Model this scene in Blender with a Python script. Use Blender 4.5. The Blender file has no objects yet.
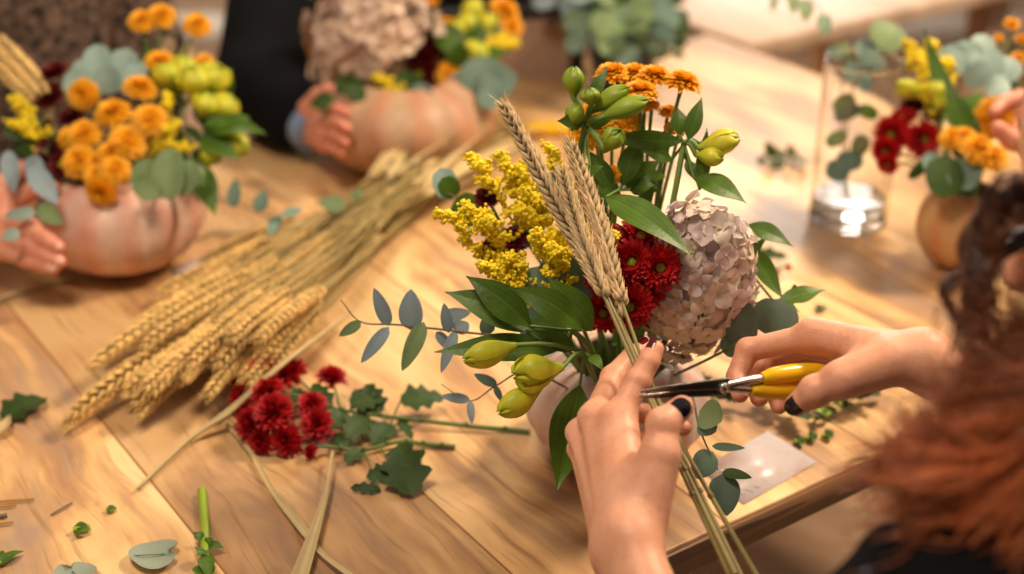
import bpy, math, random
import numpy as np
from mathutils import Vector, Matrix
random.seed(11)
rng = np.random.default_rng(11)
SC = bpy.context.scene
COL = SC.collection
pi = math.pi

# ---------------------------------------------------------------- measuring
# the photograph's own viewpoint: used to turn measured pixels into room positions
CAM = np.array([0, 0, 1.48]); PITCH = math.radians(27); FPX = 1422.0
FW = np.array([0, math.cos(PITCH), -math.sin(PITCH)])
UP = np.array([0, math.sin(PITCH), math.cos(PITCH)])
RT = np.array([1.0, 0, 0])
TZ = 0.75
def at(x, y, d):
    return CAM + d * (FW + RT * (x - 512) / FPX + UP * (287 - y) / FPX)
def tab(x, y, z=TZ):
    v = FW + RT * (x - 512) / FPX + UP * (287 - y) / FPX
    return CAM + v * (z - CAM[2]) / v[2]
TOCAM = -FW

def lin(c):
    return tuple(((v / 255) / 12.92 if v / 255 <= .04045 else ((v / 255 + .055) / 1.055) ** 2.4) for v in c)
def nrm(v):
    v = np.asarray(v, float); return v / max(np.linalg.norm(v), 1e-9)
def basis(z, hint=(0, 0, 1)):
    z = nrm(z); h = np.asarray(hint, float)
    if abs(np.dot(nrm(h), z)) > .98: h = np.array([1.0, .2, 0])
    x = nrm(np.cross(h, z)); return x, np.cross(z, x), z

def spline(pts, n):
    P = np.asarray(pts, float)
    if len(P) == 2:
        t = np.linspace(0, 1, n)[:, None]; return P[0] * (1 - t) + P[1] * t
    Q = np.vstack([2 * P[0] - P[1], P, 2 * P[-1] - P[-2]])
    seg = len(P) - 1
    out = []
    for t in np.linspace(0, seg, n):
        i = min(int(t), seg - 1); u = t - i
        a, b, c, d = Q[i], Q[i + 1], Q[i + 2], Q[i + 3]
        out.append(.5 * (2 * b + (c - a) * u + (2 * a - 5 * b + 4 * c - d) * u * u + (3 * b - a - 3 * c + d) * u ** 3))
    return np.array(out)

class MB:
    """collects vertices, faces and a natural colour variation for one mesh"""
    def __init__(s):
        s.V = []; s.Q = []; s.T = []; s.C = []; s.n = 0
    def add(s, V, Q=None, T=None, C=None):
        V = np.asarray(V, float).reshape(-1, 3)
        s.V.append(V)
        if Q is not None and len(Q): s.Q.append(np.asarray(Q, int) + s.n)
        if T is not None and len(T): s.T.append(np.asarray(T, int) + s.n)
        if C is None: C = np.ones((len(V), 3))
        C = np.asarray(C, float)
        if C.ndim == 1: C = np.tile(C, (len(V), 1))
        s.C.append(C); s.n += len(V)
        return s
    def grid(s, P, C=None, wrap=False):
        P = np.asarray(P, float); a, b = P.shape[:2]
        i, j = np.meshgrid(np.arange(a - 1), np.arange(b if wrap else b - 1), indexing='ij')
        i = i.ravel(); j = j.ravel(); j2 = (j + 1) % b
        Q = np.stack([i * b + j, i * b + j2, (i + 1) * b + j2, (i + 1) * b + j], 1)
        if C is not None: C = np.asarray(C, float).reshape(-1, 3) if np.asarray(C).ndim > 1 else C
        return s.add(P.reshape(-1, 3), Q=Q, C=C)
    def tube(s, pts, r, sides=6, C=None, cap=True):
        P = np.asarray(pts, float); n = len(P)
        r = np.broadcast_to(np.asarray(r, float), (n,)) if np.ndim(r) < 1 or len(np.atleast_1d(r)) == n else np.interp(np.linspace(0, 1, n), np.linspace(0, 1, len(r)), r)
        T = np.gradient(P, axis=0); T /= np.maximum(np.linalg.norm(T, axis=1, keepdims=True), 1e-9)
        x, y, _ = basis(T[0]); a = np.linspace(0, 2 * pi, sides, endpoint=False)
        G = np.empty((n, sides, 3))
        for k in range(n):
            x = nrm(x - T[k] * np.dot(x, T[k])); y = np.cross(T[k], x)
            G[k] = P[k] + r[k] * (np.cos(a)[:, None] * x + np.sin(a)[:, None] * y)
        cc = None
        if C is not None:
            C = np.asarray(C, float)
            cc = np.repeat(C, sides, axis=0) if C.ndim == 2 else C
        s.grid(G, C=cc, wrap=True)
        if cap:
            for k, ring in ((0, 0), (n - 1, n - 1)):
                base = s.n - n * sides if k == 0 else s.n - n * sides
            b0 = s.n - n * sides
            c0 = (C[0] if C is not None and C.ndim == 2 else C)
            c1 = (C[-1] if C is not None and C.ndim == 2 else C)
            tri0 = [[sides, (j + 1) % sides, j] for j in range(sides)]
            s.add(np.vstack([G[0], P[:1]]), T=tri0, C=c0)
            tri1 = [[sides, j, (j + 1) % sides] for j in range(sides)]
            s.add(np.vstack([G[-1], P[-1:]]), T=tri1, C=c1)
        return s
    def lathe(s, prof, center, axis=(0, 0, 1), sides=24, C=None, mod=None):
        x, y, z = basis(axis, (0, 1, .01)); a = np.linspace(0, 2 * pi, sides, endpoint=False)
        G = []
        for (r, h) in prof:
            rr = r * (mod(a, h) if mod else 1)
            G.append(np.asarray(center) + np.outer(rr * np.cos(a), x) + np.outer(rr * np.sin(a), y) + h * z)
        return s.grid(np.array(G), C=C, wrap=True)
    def box(s, c, half, R=None, C=None):
        v = np.array([[i, j, k] for i in (-1, 1) for j in (-1, 1) for k in (-1, 1)], float) * np.asarray(half)
        if R is not None: v = v @ np.asarray(R)
        return s.add(v + np.asarray(c), Q=[[0, 1, 3, 2], [4, 6, 7, 5], [0, 4, 5, 1], [2, 3, 7, 6], [0, 2, 6, 4], [1, 5, 7, 3]], C=C)
    def put(s, tpl, pos, z, hint=(0, 0, 1), scale=1.0, spin=0.0, tint=1.0):
        V, Q, T, C = tpl
        x, y, zz = basis(z, hint)
        c, sn = math.cos(spin), math.sin(spin)
        x, y = x * c + y * sn, -x * sn + y * c
        return s.add(np.asarray(pos) + (V * scale) @ np.array([x, y, zz]), Q=Q, T=T, C=C * tint)
    def tpl(s):
        V = np.vstack(s.V); C = np.vstack(s.C)
        return V, (np.vstack(s.Q) if s.Q else None), (np.vstack(s.T) if s.T else None), C
    def mesh(s, name, off):
        V = np.vstack(s.V) - np.asarray(off); C = np.vstack(s.C)
        Q = np.vstack(s.Q) if s.Q else np.zeros((0, 4), int)
        T = np.vstack(s.T) if s.T else np.zeros((0, 3), int)
        me = bpy.data.meshes.new(name)
        me.vertices.add(len(V)); me.vertices.foreach_set('co', V.astype('f').ravel())
        loops = np.concatenate([Q.ravel(), T.ravel()])
        me.loops.add(len(loops)); me.loops.foreach_set('vertex_index', loops.astype('i'))
        st = np.concatenate([np.arange(len(Q)) * 4, len(Q) * 4 + np.arange(len(T)) * 3])
        tot = np.concatenate([np.full(len(Q), 4), np.full(len(T), 3)])
        me.polygons.add(len(st)); me.polygons.foreach_set('loop_start', st.astype('i')); me.polygons.foreach_set('loop_total', tot.astype('i'))
        me.update(calc_edges=True)
        at_ = me.color_attributes.new('Col', 'FLOAT_COLOR', 'POINT')
        at_.data.foreach_set('color', np.hstack([C, np.ones((len(C), 1))]).astype('f').ravel())
        me.validate()
        return me

def tag(o, label=None, cat=None, group=None, kind=None):
    if label: o['label'] = label
    if cat: o['category'] = cat
    if group: o['group'] = group
    if kind: o['kind'] = kind
    return o
def thing(name, label, cat, loc, group=None):
    o = bpy.data.objects.new(name, None); COL.objects.link(o)
    o.location = Vector([float(v) for v in loc]); o.empty_display_size = .02
    return tag(o, label, cat, group)
def worldloc(o):
    p = Vector((0, 0, 0))
    while o is not None:
        p = p + o.location; o = o.parent
    return np.array(p)
def part(name, mb, mat, parent=None, smooth=True, label=None, bevel=0, subd=0, loc=None):
    if loc is None:
        V = np.vstack(mb.V)
        loc = worldloc(parent) if parent is not None else (V.min(0) + V.max(0)) / 2
    off = np.asarray(loc, float)
    me = mb.mesh(name, off)
    me.materials.append(mat)
    o = bpy.data.objects.new(name, me); COL.objects.link(o)
    if parent is not None:
        o.parent = parent
    else:
        o.location = Vector([float(v) for v in off])
    if smooth: me.polygons.foreach_set('use_smooth', np.ones(len(me.polygons), bool))
    if bevel:
        m = o.modifiers.new('bevel', 'BEVEL'); m.width = bevel; m.segments = 2; m.limit_method = 'ANGLE'
    if subd:
        m = o.modifiers.new('smooth', 'SUBSURF'); m.levels = subd; m.render_levels = subd
    if label: o['label'] = label
    return o

# ---------------------------------------------------------------- materials
def nodes(name):
    m = bpy.data.materials.new(name); m.use_nodes = True
    nt = m.node_tree; nt.nodes.clear()
    out = nt.nodes.new('ShaderNodeOutputMaterial')
    b = nt.nodes.new('ShaderNodeBsdfPrincipled')
    nt.links.new(b.outputs[0], out.inputs[0])
    return m, nt, b, out
def N(nt, t, **k):
    n = nt.nodes.new(t)
    for a, v in k.items(): setattr(n, a, v)
    return n
def mixc(nt, fac, a, b, mode='MIX'):
    n = N(nt, 'ShaderNodeMix', data_type='RGBA', blend_type=mode)
    for sock, v in ((0, fac), (6, a), (7, b)):
        if isinstance(v, bpy.types.NodeSocket): nt.links.new(v, n.inputs[sock])
        elif sock == 0: n.inputs[0].default_value = v
        else: n.inputs[sock].default_value = tuple(v) + (1,)
    return n.outputs[2]
def noise(nt, vec, scale, detail=3, rough=.5, dist=0):
    n = N(nt, 'ShaderNodeTexNoise'); n.inputs['Scale'].default_value = scale
    n.inputs['Detail'].default_value = detail; n.inputs['Roughness'].default_value = rough; n.inputs['Distortion'].default_value = dist
    if vec is not None: nt.links.new(vec, n.inputs['Vector'])
    return n.outputs['Fac']
def ramp(nt, fac, stops):
    n = N(nt, 'ShaderNodeValToRGB'); e = n.color_ramp.elements
    while len(e) < len(stops): e.new(.5)
    for k, (p, c) in enumerate(stops):
        e[k].position = p; e[k].color = tuple(c) + (1,) if len(c) == 3 else c
    nt.links.new(fac, n.inputs[0]); return n.outputs[0]
def coords(nt, scale=(1, 1, 1), rot=(0, 0, 0), loc=(0, 0, 0), kind='Object'):
    c = N(nt, 'ShaderNodeTexCoord'); m = N(nt, 'ShaderNodeMapping')
    m.inputs['Scale'].default_value = scale; m.inputs['Rotation'].default_value = rot; m.inputs['Location'].default_value = loc
    nt.links.new(c.outputs[kind], m.inputs[0]); return m.outputs[0]
def pmat(name, color, rough=.5, var=.12, scale=60, bump=0, bscale=200, trans=0, sss=0, sssr=(.6, .25, .12), metal=0, spec=.5, color2=None, sheen=0):
    m, nt, b, out = nodes(name)
    c = lin(color)
    v = coords(nt)
    f = noise(nt, v, scale, 3)
    if color2 is not None:
        f2 = ramp(nt, f, [(.38, (0, 0, 0)), (.62, (1, 1, 1))]); base = mixc(nt, f2, c, lin(color2))
    else:
        base = mixc(nt, f, [x * (1 - var) for x in c], [min(1, x * (1 + var)) for x in c])
    a = N(nt, 'ShaderNodeAttribute', attribute_name='Col')
    base = mixc(nt, 1.0, base, a.outputs['Color'], 'MULTIPLY')
    nt.links.new(base, b.inputs['Base Color'])
    b.inputs['Roughness'].default_value = rough; b.inputs['Metallic'].default_value = metal
    b.inputs['Specular IOR Level'].default_value = spec
    if sheen: b.inputs['Sheen Weight'].default_value = sheen
    if sss:
        b.inputs['Subsurface Weight'].default_value = sss; b.inputs['Subsurface Radius'].default_value = sssr; b.inputs['Subsurface Scale'].default_value = .008
    if bump:
        bn = N(nt, 'ShaderNodeBump'); bn.inputs['Strength'].default_value = bump; bn.inputs['Distance'].default_value = .002
        nt.links.new(noise(nt, v, bscale, 4), bn.inputs['Height']); nt.links.new(bn.outputs[0], b.inputs['Normal'])
    if trans:
        tr = N(nt, 'ShaderNodeBsdfTranslucent'); nt.links.new(base, tr.inputs['Color'])
        mx = N(nt, 'ShaderNodeMixShader'); mx.inputs[0].default_value = trans
        nt.links.new(b.outputs[0], mx.inputs[1]); nt.links.new(tr.outputs[0], mx.inputs[2]); nt.links.new(mx.outputs[0], out.inputs[0])
    return m
M = {}
M['leaf'] = pmat('alstroemeria_leaf', (74, 106, 28), .42, .4, 60, .2, 260, trans=.2, spec=.35)
M['leafdark'] = pmat('dark_leaf', (50, 74, 26), .55, .3, 120, .4, 240, trans=.12, spec=.3)
M['stem'] = pmat('green_stem', (104, 132, 60), .5, .2, 80)
M['stemdark'] = pmat('dark_green_stem', (92, 112, 50), .5, .2, 80)
M['euca'] = pmat('eucalyptus_leaf', (98, 126, 112), .55, .2, 60, .1, 200, trans=.1)
M['eucagrey'] = pmat('grey_green_leaf', (142, 154, 138), .55, .15, 50, .2, 200, trans=.05)
M['eucablue'] = pmat('blue_eucalyptus_leaf', (126, 146, 156), .5, .15, 60, .1, 200, trans=.1)
M['eucagreen'] = pmat('green_eucalyptus_leaf', (112, 136, 90), .55, .2, 60, .1, 200, trans=.12)
M['eucateal'] = pmat('teal_eucalyptus_leaf', (146, 172, 164), .5, .15, 60, .1, 200, trans=.1)
M['twig'] = pmat('brown_twig', (122, 104, 84), .6, .2, 90)
M['red'] = pmat('red_petal', (182, 14, 24), .55, .2, 120, trans=.15)
M['dred'] = pmat('dark_red_petal', (108, 12, 22), .55, .2, 120, trans=.15)
M['orange'] = pmat('orange_petal', (255, 188, 30), .55, .12, 120, trans=.2)
M['disc'] = pmat('yellow_green_flower_centre', (150, 152, 36), .6, .3, 500, .6, 900)
M['odisc'] = pmat('amber_flower_centre', (240, 160, 20), .6, .25, 500, .6, 900)
M['yellow'] = pmat('goldenrod_yellow', (255, 228, 36), .6, .1, 200, trans=.1)
M['budgreen'] = pmat('green_bud', (150, 170, 48), .42, .2, 90, .1, 300, trans=.2)
M['bud'] = pmat('yellow_green_bud', (222, 216, 56), .42, .12, 90, .1, 300, trans=.2)
M['hyd'] = pmat('hydrangea_petal', (244, 230, 222), .6, .15, 90, .3, 250, trans=.25)
M['wheat'] = pmat('dry_wheat_ear', (222, 198, 156), .6, .22, 300, .3, 700, trans=.08)
M['wheatgold'] = pmat('golden_wheat_ear', (236, 200, 128), .6, .22, 200, .3, 600, trans=.08)
M['straw'] = pmat('straw_stem', (160, 142, 86), .5, .2, 60, .1, 300)
M['strawgreen'] = pmat('olive_straw_stem', (140, 128, 76), .42, .2, 60, .1, 300)
M['dryleaf'] = pmat('dry_blade', (204, 182, 132), .6, .15, 60, .3, 200, trans=.2)
# ---------------------------------------------------------------- smooth bodies (one continuous surface from a distance field)
def rc(p, a, b, ra, rb):
    ba = b - a; t = np.clip(((p - a) @ ba) / max(ba @ ba, 1e-12), 0, 1)
    d = p - a - t[:, None] * ba
    return np.sqrt(np.einsum('ij,ij->i', d, d)) - (ra + t * (rb - ra))
def smin(a, b, k):
    h = np.clip(.5 + .5 * (b - a) / k, 0, 1)
    return b * (1 - h) + a * h - k * h * (1 - h)
def ell(p, c, r, R):
    q = (p - c) @ np.asarray(R).T; r = np.asarray(r)
    k0 = np.linalg.norm(q / r, axis=1); k1 = np.linalg.norm(q / r ** 2, axis=1)
    return k0 * (k0 - 1) / np.maximum(k1, 1e-9)
def surface(f, lo, hi, h):
    lo = np.asarray(lo, float); hi = np.asarray(hi, float)
    n = np.ceil((hi - lo) / h).astype(int) + 1
    ax = [lo[i] + h * np.arange(n[i]) for i in range(3)]
    # coarse pass: only blocks near the surface are sampled finely
    D = np.full(n, 1e3); B = 8
    nb = np.ceil(n / B).astype(int)
    cen = np.stack(np.meshgrid(*[lo[i] + h * (np.arange(nb[i]) * B + B / 2) for i in range(3)], indexing='ij'), -1)
    dc = f(cen.reshape(-1, 3)).reshape(nb)
    rad = h * B * .95 + h
    idx = np.argwhere(np.abs(dc) < rad * 1.25)
    inside = np.argwhere((dc <= -rad * 1.25))
    for b in inside:
        s = tuple(slice(b[i] * B, min((b[i] + 1) * B, n[i])) for i in range(3)); D[s] = -1e3
    pts = []; sl = []
    for b in idx:
        s = tuple(slice(b[i] * B, min((b[i] + 1) * B, n[i])) for i in range(3)); sl.append(s)
        g = np.stack(np.meshgrid(*[ax[i][s[i]] for i in range(3)], indexing='ij'), -1); pts.append(g.reshape(-1, 3))
    if pts:
        cnt = [len(p) for p in pts]; allp = np.vstack(pts); vals = np.empty(len(allp))
        for k in range(0, len(allp), 200000): vals[k:k + 200000] = f(allp[k:k + 200000])
        o = 0
        for s, c in zip(sl, cnt):
            D[s] = vals[o:o + c].reshape([x.stop - x.start for x in s]); o += c
    S = D < 0
    m = np.zeros(n - 1, int)
    for i in (0, 1):
        for j in (0, 1):
            for k in (0, 1):
                m += S[i:n[0] - 1 + i, j:n[1] - 1 + j, k:n[2] - 1 + k]
    act = np.argwhere((m > 0) & (m < 8))
    vid = -np.ones(n - 1, int); vid[tuple(act.T)] = np.arange(len(act))
    acc = np.zeros((len(act), 3)); ct = np.zeros(len(act))
    cor = [(i, j, k) for i in (0, 1) for j in (0, 1) for k in (0, 1)]
    for a in cor:
        for axi in range(3):
            if a[axi]: continue
            b = list(a); b[axi] = 1
            da = D[act[:, 0] + a[0], act[:, 1] + a[1], act[:, 2] + a[2]]; db = D[act[:, 0] + b[0], act[:, 1] + b[1], act[:, 2] + b[2]]
            x = (da < 0) != (db < 0)
            t = np.where(x, da / np.where(da == db, 1, da - db), 0); t = np.clip(t, .05, .95)
            p = np.tile(np.array(a, float), (len(act), 1)); p[:, axi] += t
            acc[x] += p[x]; ct[x] += 1
    V = lo + h * (act + acc / np.maximum(ct, 1)[:, None])
    Q = []
    for axi in range(3):
        u, v = (axi + 1) % 3, (axi + 2) % 3
        s0 = [slice(None)] * 3; s1 = [slice(None)] * 3
        s0[axi] = slice(0, -1); s1[axi] = slice(1, None)
        e = np.argwhere(S[tuple(s0)] != S[tuple(s1)])
        e = e[(e[:, u] > 0) & (e[:, v] > 0) & (e[:, u] < n[u] - 1) & (e[:, v] < n[v] - 1)]
        if not len(e): continue
        def cell(du, dv):
            c = e.copy(); c[:, u] += du; c[:, v] += dv; return vid[tuple(c.T)]
        q = np.stack([cell(-1, -1), cell(0, -1), cell(0, 0), cell(-1, 0)], 1)
        flip = ~S[tuple(e.T)]
        q[flip] = q[flip][:, ::-1]
        Q.append(q[(q >= 0).all(1)])
    Q = np.vstack(Q)
    e = h * .25
    for _ in range(2):
        d = f(V)
        g = np.stack([(f(V + np.eye(3)[i] * e) - f(V - np.eye(3)[i] * e)) / (2 * e) for i in range(3)], 1)
        st = np.clip(d, -h * .6, h * .6)[:, None] * g / np.maximum((g * g).sum(1), .2)[:, None]
        V = V - st
    return V, Q

def hand_field(J, s=1.0):
    """J: wrist, elbow, mcp[4], pip[4], dip[4], tip[4] (index to little), thumb [cmc, mcp, ip, tip]"""
    W, E = J['wrist'], J['elbow']
    mc, pp, dp, tp, th = J['mcp'], J['pip'], J['dip'], J['tip'], J['thumb']
    side = nrm(mc[0] - mc[3]); fa = nrm(E - W)
    side = nrm(side - fa * (side @ fa))
    back = nrm(np.cross(side, nrm((mc[1] + mc[2]) / 2 - W)))
    pal = nrm(np.cross(back, [0, 0, 1])) if False else back
    if J.get('flip'): back = -back
    fr = [(.0094, .0090, .0080, .0066), (.0097, .0093, .0082, .0068), (.0092, .0087, .0076, .0064), (.0082, .0076, .0068, .0056)]
    fr = [[x * s for x in q] for q in fr]
    def f(p):
        d = None
        # wrist and forearm: two side-by-side cones give the flattened section
        for sg in (-1, 1):
            a = rc(p, W + side * sg * .0085 * s, E + side * sg * .012 * s, .0172 * s, .029 * s)
            d = a if d is None else smin(d, a, .012)
        pd = None
        for i in range(4):
            w0 = W + side * (.012 - .008 * i) * s
            a = rc(p, w0, mc[i] - back * .002 * s, .0165 * s, (.0125, .0128, .0122, .0112)[i] * s)
            pd = a if pd is None else smin(pd, a, .011 * s)
        # heel of the hand and ball of the thumb
        pd = smin(pd, rc(p, W - back * .006 * s + side * .006 * s, th[1], .0165 * s, .0120 * s), .009 * s)
        pd = smin(pd, rc(p, th[0], th[1], .0165 * s, .0124 * s), .008 * s)
        pd = smin(pd, rc(p, th[1], mc[0] * .45 + W * .55, .007 * s, .010 * s), .010 * s)
        d = smin(d, pd, .013 * s)
        # raised knuckles and faint tendons
        for i in range(4):
            d = smin(d, rc(p, mc[i] + back * .0045 * s, mc[i] + back * .0045 * s + 1e-5, .0074 * s, .0074 * s), .008 * s)
            d = smin(d, rc(p, W + side * (.008 - .005 * i) * s + back * .0125 * s, mc[i] + back * .0085 * s, .0018 * s, .0030 * s), .006 * s)
        fd = None
        for i in range(4):
            c = rc(p, mc[i], pp[i], fr[i][0] * 1.06, fr[i][1] * .99)
            c = smin(c, rc(p, pp[i], dp[i], fr[i][1] * .99, fr[i][2]), .0022 * s)
            c = smin(c, rc(p, dp[i], tp[i], fr[i][2], fr[i][3]), .0020 * s)
            c = smin(c, np.linalg.norm(p - pp[i] , axis=1) - fr[i][1] * 1.01, .003 * s)
            fd = c if fd is None else smin(fd, c, .0016 * s)
        t = smin(rc(p, th[1], th[2], .0122 * s, .0108 * s), rc(p, th[2], th[3], .0110 * s, .0082 * s), .003 * s)
        t = smin(t, np.linalg.norm(p - th[2], axis=1) - .0114 * s, .003 * s)
        mid = (th[2] + th[3]) / 2
        d = smin(d, t, .0045 * s)
        return smin(d, fd, .006 * s)
    return f

def nail(mb, dip, tip, face, r, w, ln, C=None, sh=.15):
    """a curved nail plate lying on the finger end, face = the way the nail looks"""
    z = nrm(tip - dip); x = nrm(np.cross(z, face)); y = nrm(np.cross(x, z))
    c = tip + z * r * sh
    nu, nv = 9, 9
    G = np.empty((nu, nv, 3)); G2 = np.empty((nu, nv, 3))
    for a, u in enumerate(np.linspace(-1, 1, nu)):
        for b, v in enumerate(np.linspace(-1, 1, nv)):
            k = 1 - .32 * max(0, abs(u) - .25) ** 2 * 1.6
            ang = v * w / r * k
            zz = u * ln * (1 - .16 * v * v)
            rr = r * (1.045 - .12 * max(0, u) ** 2)
            p = c + z * (zz - .15 * r) + x * math.sin(ang) * rr + y * math.cos(ang) * rr
            G[a, b] = p
            G2[a, b] = p - y * .0009
    mb.grid(G, C=C); mb.grid(G2[:, ::-1], C=C)
    ring = [(a, 0) for a in range(nu)] + [(nu - 1, b) for b in range(nv)] + [(a, nv - 1) for a in range(nu - 1, -1, -1)] + [(0, b) for b in range(nv - 1, -1, -1)]
    R = np.array([[G[i], G2[i]] for i in ring]); mb.grid(R, C=C)
    return mb
# ---------------------------------------------------------------- plant pieces
def leaf_grid(base, tip, normal, width, bend=.12, fold=.12, shape='lance', nu=11, nv=5, wav=0.0, twist=0.0):
    base = np.asarray(base, float); tip = np.asarray(tip, float)
    L = np.linalg.norm(tip - base); z = nrm(tip - base); n = np.asarray(normal, float)
    n = nrm(n - z * (n @ z)); x = np.cross(z, n)
    ph = rng.uniform(0, 6)
    G = np.empty((nu, nv, 3)); C = np.empty((nu, nv, 3))
    for i, u in enumerate(np.linspace(0, 1, nu)):
        if shape == 'lance': w = (math.sin(pi * min(1, u ** .78)) ** 1.12) if 0 < u < 1 else .0
        elif shape == 'round': w = math.sqrt(max(0, 1 - (2 * u - 1) ** 2)) ** .8
        elif shape == 'oval': w = math.sin(pi * u ** .75) ** .65 if 0 < u < 1 else 0
        elif shape == 'strap': w = (1 - u ** 3) * (.75 + .25 * min(1, u * 6))
        elif shape == 'lobed': w = (math.sin(pi * u ** .7) ** .6 * (.84 + .22 * math.cos(u * 7 * pi + .6)) if 0 < u < 1 else 0)
        w = max(w, .03) * width / 2
        a = twist * u; xx = x * math.cos(a) + n * math.sin(a); nn = np.cross(xx, z) * -1 if False else -x * math.sin(a) + n * math.cos(a)
        mid = base + (tip - base) * u + n * bend * L * 4 * u * (1 - u)
        for j, v in enumerate(np.linspace(-1, 1, nv)):
            G[i, j] = mid + xx * v * w + nn * (fold * abs(v) * w + wav * width * math.sin(ph + u * 9 + (v > 0) * 1.7) * abs(v))
            k = 1.0 + (.25 if abs(v) < .1 else 0) + (.09 * (-1) ** j if nv > 9 else .12 * math.sin(j * 2.1))
            C[i, j] = (k, k, k)
    return G, C
def leaf(mb, *a, **k):
    G, C = leaf_grid(*a, **k); t = rng.uniform(.85, 1.12); mb.grid(G, C=(C * t).reshape(-1, 3)); return mb

def blob_tpl():
    # small 12-vertex bud
    t = (1 + 5 ** .5) / 2
    V = np.array([(-1, t, 0), (1, t, 0), (-1, -t, 0), (1, -t, 0), (0, -1, t), (0, 1, t), (0, -1, -t), (0, 1, -t), (t, 0, -1), (t, 0, 1), (-t, 0, -1), (-t, 0, 1)], float)
    V /= np.linalg.norm(V[0])
    T = np.array([(0, 11, 5), (0, 5, 1), (0, 1, 7), (0, 7, 10), (0, 10, 11), (1, 5, 9), (5, 11, 4), (11, 10, 2), (10, 7, 6), (7, 1, 8), (3, 9, 4), (3, 4, 2), (3, 2, 6), (3, 6, 8), (3, 8, 9), (4, 9, 5), (2, 4, 11), (6, 2, 10), (8, 6, 7), (9, 8, 1)])
    return V, None, T, np.ones((12, 3))
BLOB = blob_tpl()
def sphere_tpl(nu=8, nv=12):
    G = np.array([[(math.sin(a) * math.cos(b), math.sin(a) * math.sin(b), math.cos(a)) for b in np.linspace(0, 2 * pi, nv, endpoint=False)] for a in np.linspace(.001, pi - .001, nu)])
    return MB().grid(G[::-1], wrap=True).tpl()
SPH = sphere_tpl()

def petal(mb, ang, elev, r0, L, w, z0, curl=.2, cup=.25, nu=5, C0=(1, 1, 1), C1=(1, 1, 1), tipw=.55):
    ca, sa = math.cos(ang), math.sin(ang)
    rad = np.array([ca, sa, 0]); tan = np.array([-sa, ca, 0]); zz = np.array([0, 0, 1.0])
    G = np.empty((nu, 3, 3)); C = np.empty((nu, 3, 3))
    p = rad * r0 + zz * z0
    for i, u in enumerate(np.linspace(0, 1, nu)):
        e = elev + curl * (u - .5)
        d = rad * math.cos(e) + zz * math.sin(e)
        nn = -rad * math.sin(e) + zz * math.cos(e)
        ww = w / 2 * (.45 + .85 * math.sin(pi * (u * .62 + .12))) * (tipw if u == 1 else 1)
        for j, v in enumerate((-1, 0, 1)):
            G[i, j] = p + tan * v * ww + nn * cup * ww * abs(v)
            C[i, j] = np.array(C0) * (1 - u) + np.array(C1) * u
        p = p + d * L / (nu - 1)
    mb.grid(G, C=C.reshape(-1, 3))
def mum_tpl(kind, seed):
    r = random.Random(seed); mb = MB(); dm = MB()
    if kind == 'double':
        for k in range(8):
            f = k / 7; n = int(20 - 10 * f)
            for i in range(n):
                a = 2 * pi * (i + .5 * (k % 2)) / n + r.uniform(-.14, .14)
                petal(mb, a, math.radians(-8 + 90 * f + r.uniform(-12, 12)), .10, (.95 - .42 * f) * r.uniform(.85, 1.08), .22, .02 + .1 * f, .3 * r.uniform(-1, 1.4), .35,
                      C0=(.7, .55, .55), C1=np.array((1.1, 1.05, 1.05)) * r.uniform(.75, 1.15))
        for k in range(8): dm.put(BLOB, (.06 * math.cos(k * 2.4), .06 * math.sin(k * 2.4), .12), (0, 0, 1), scale=.04)
    elif kind == 'red':
        for k in range(6):
            f = k / 5; n = int(24 - 9 * f)
            for i in range(n):
                a = 2 * pi * (i + .5 * (k % 2)) / n + r.uniform(-.1, .1)
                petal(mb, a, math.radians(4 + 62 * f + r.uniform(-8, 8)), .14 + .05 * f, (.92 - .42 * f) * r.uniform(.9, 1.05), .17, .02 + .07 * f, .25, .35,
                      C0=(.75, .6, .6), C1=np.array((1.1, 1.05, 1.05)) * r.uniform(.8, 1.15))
        for k in range(60):
            rr = .19 * math.sqrt(k / 60); a = k * 2.4
            dm.put(BLOB, (rr * math.cos(a), rr * math.sin(a), .19 + .06 * (1 - (rr / .19) ** 2)), (0, 0, 1), scale=.04, tint=r.uniform(.8, 1.2))
        for i in range(3): pass
    else:
        for k in range(9):
            f = k / 8; n = int(22 - 12 * f)
            for i in range(n):
                a = 2 * pi * (i + .5 * (k % 2)) / n + r.uniform(-.1, .1)
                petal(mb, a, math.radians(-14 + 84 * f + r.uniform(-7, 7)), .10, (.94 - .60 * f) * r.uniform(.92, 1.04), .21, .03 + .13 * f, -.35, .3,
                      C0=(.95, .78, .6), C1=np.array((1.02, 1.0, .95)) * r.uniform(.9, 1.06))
        for k in range(24):
            rr = .17 * math.sqrt(k / 24); a = k * 2.4
            dm.put(BLOB, (rr * math.cos(a), rr * math.sin(a), .30), (0, 0, 1), scale=.05, tint=r.uniform(.85, 1.2))
    # green cup under the petals
    cup = MB()
    cup.lathe([(.02, -.22), (.12, -.2), (.2, -.1), (.26, .02), (.2, .06)], (0, 0, 0), sides=10)
    return mb.tpl(), dm.tpl(), cup.tpl()
MUM = {k: [mum_tpl(k, s) for s in (1, 2, 3)] for k in ('red', 'orange', 'double')}

def curve_to(base, head, lean=None, n=10, sag=0.0):
    base = np.asarray(base, float); head = np.asarray(head, float)
    m = (base + head) / 2 + np.array([0, 0, .12]) * np.linalg.norm(head - base) * (1 if lean is None else lean)
    m[2] -= sag
    return spline([base, m, head], n)

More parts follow.
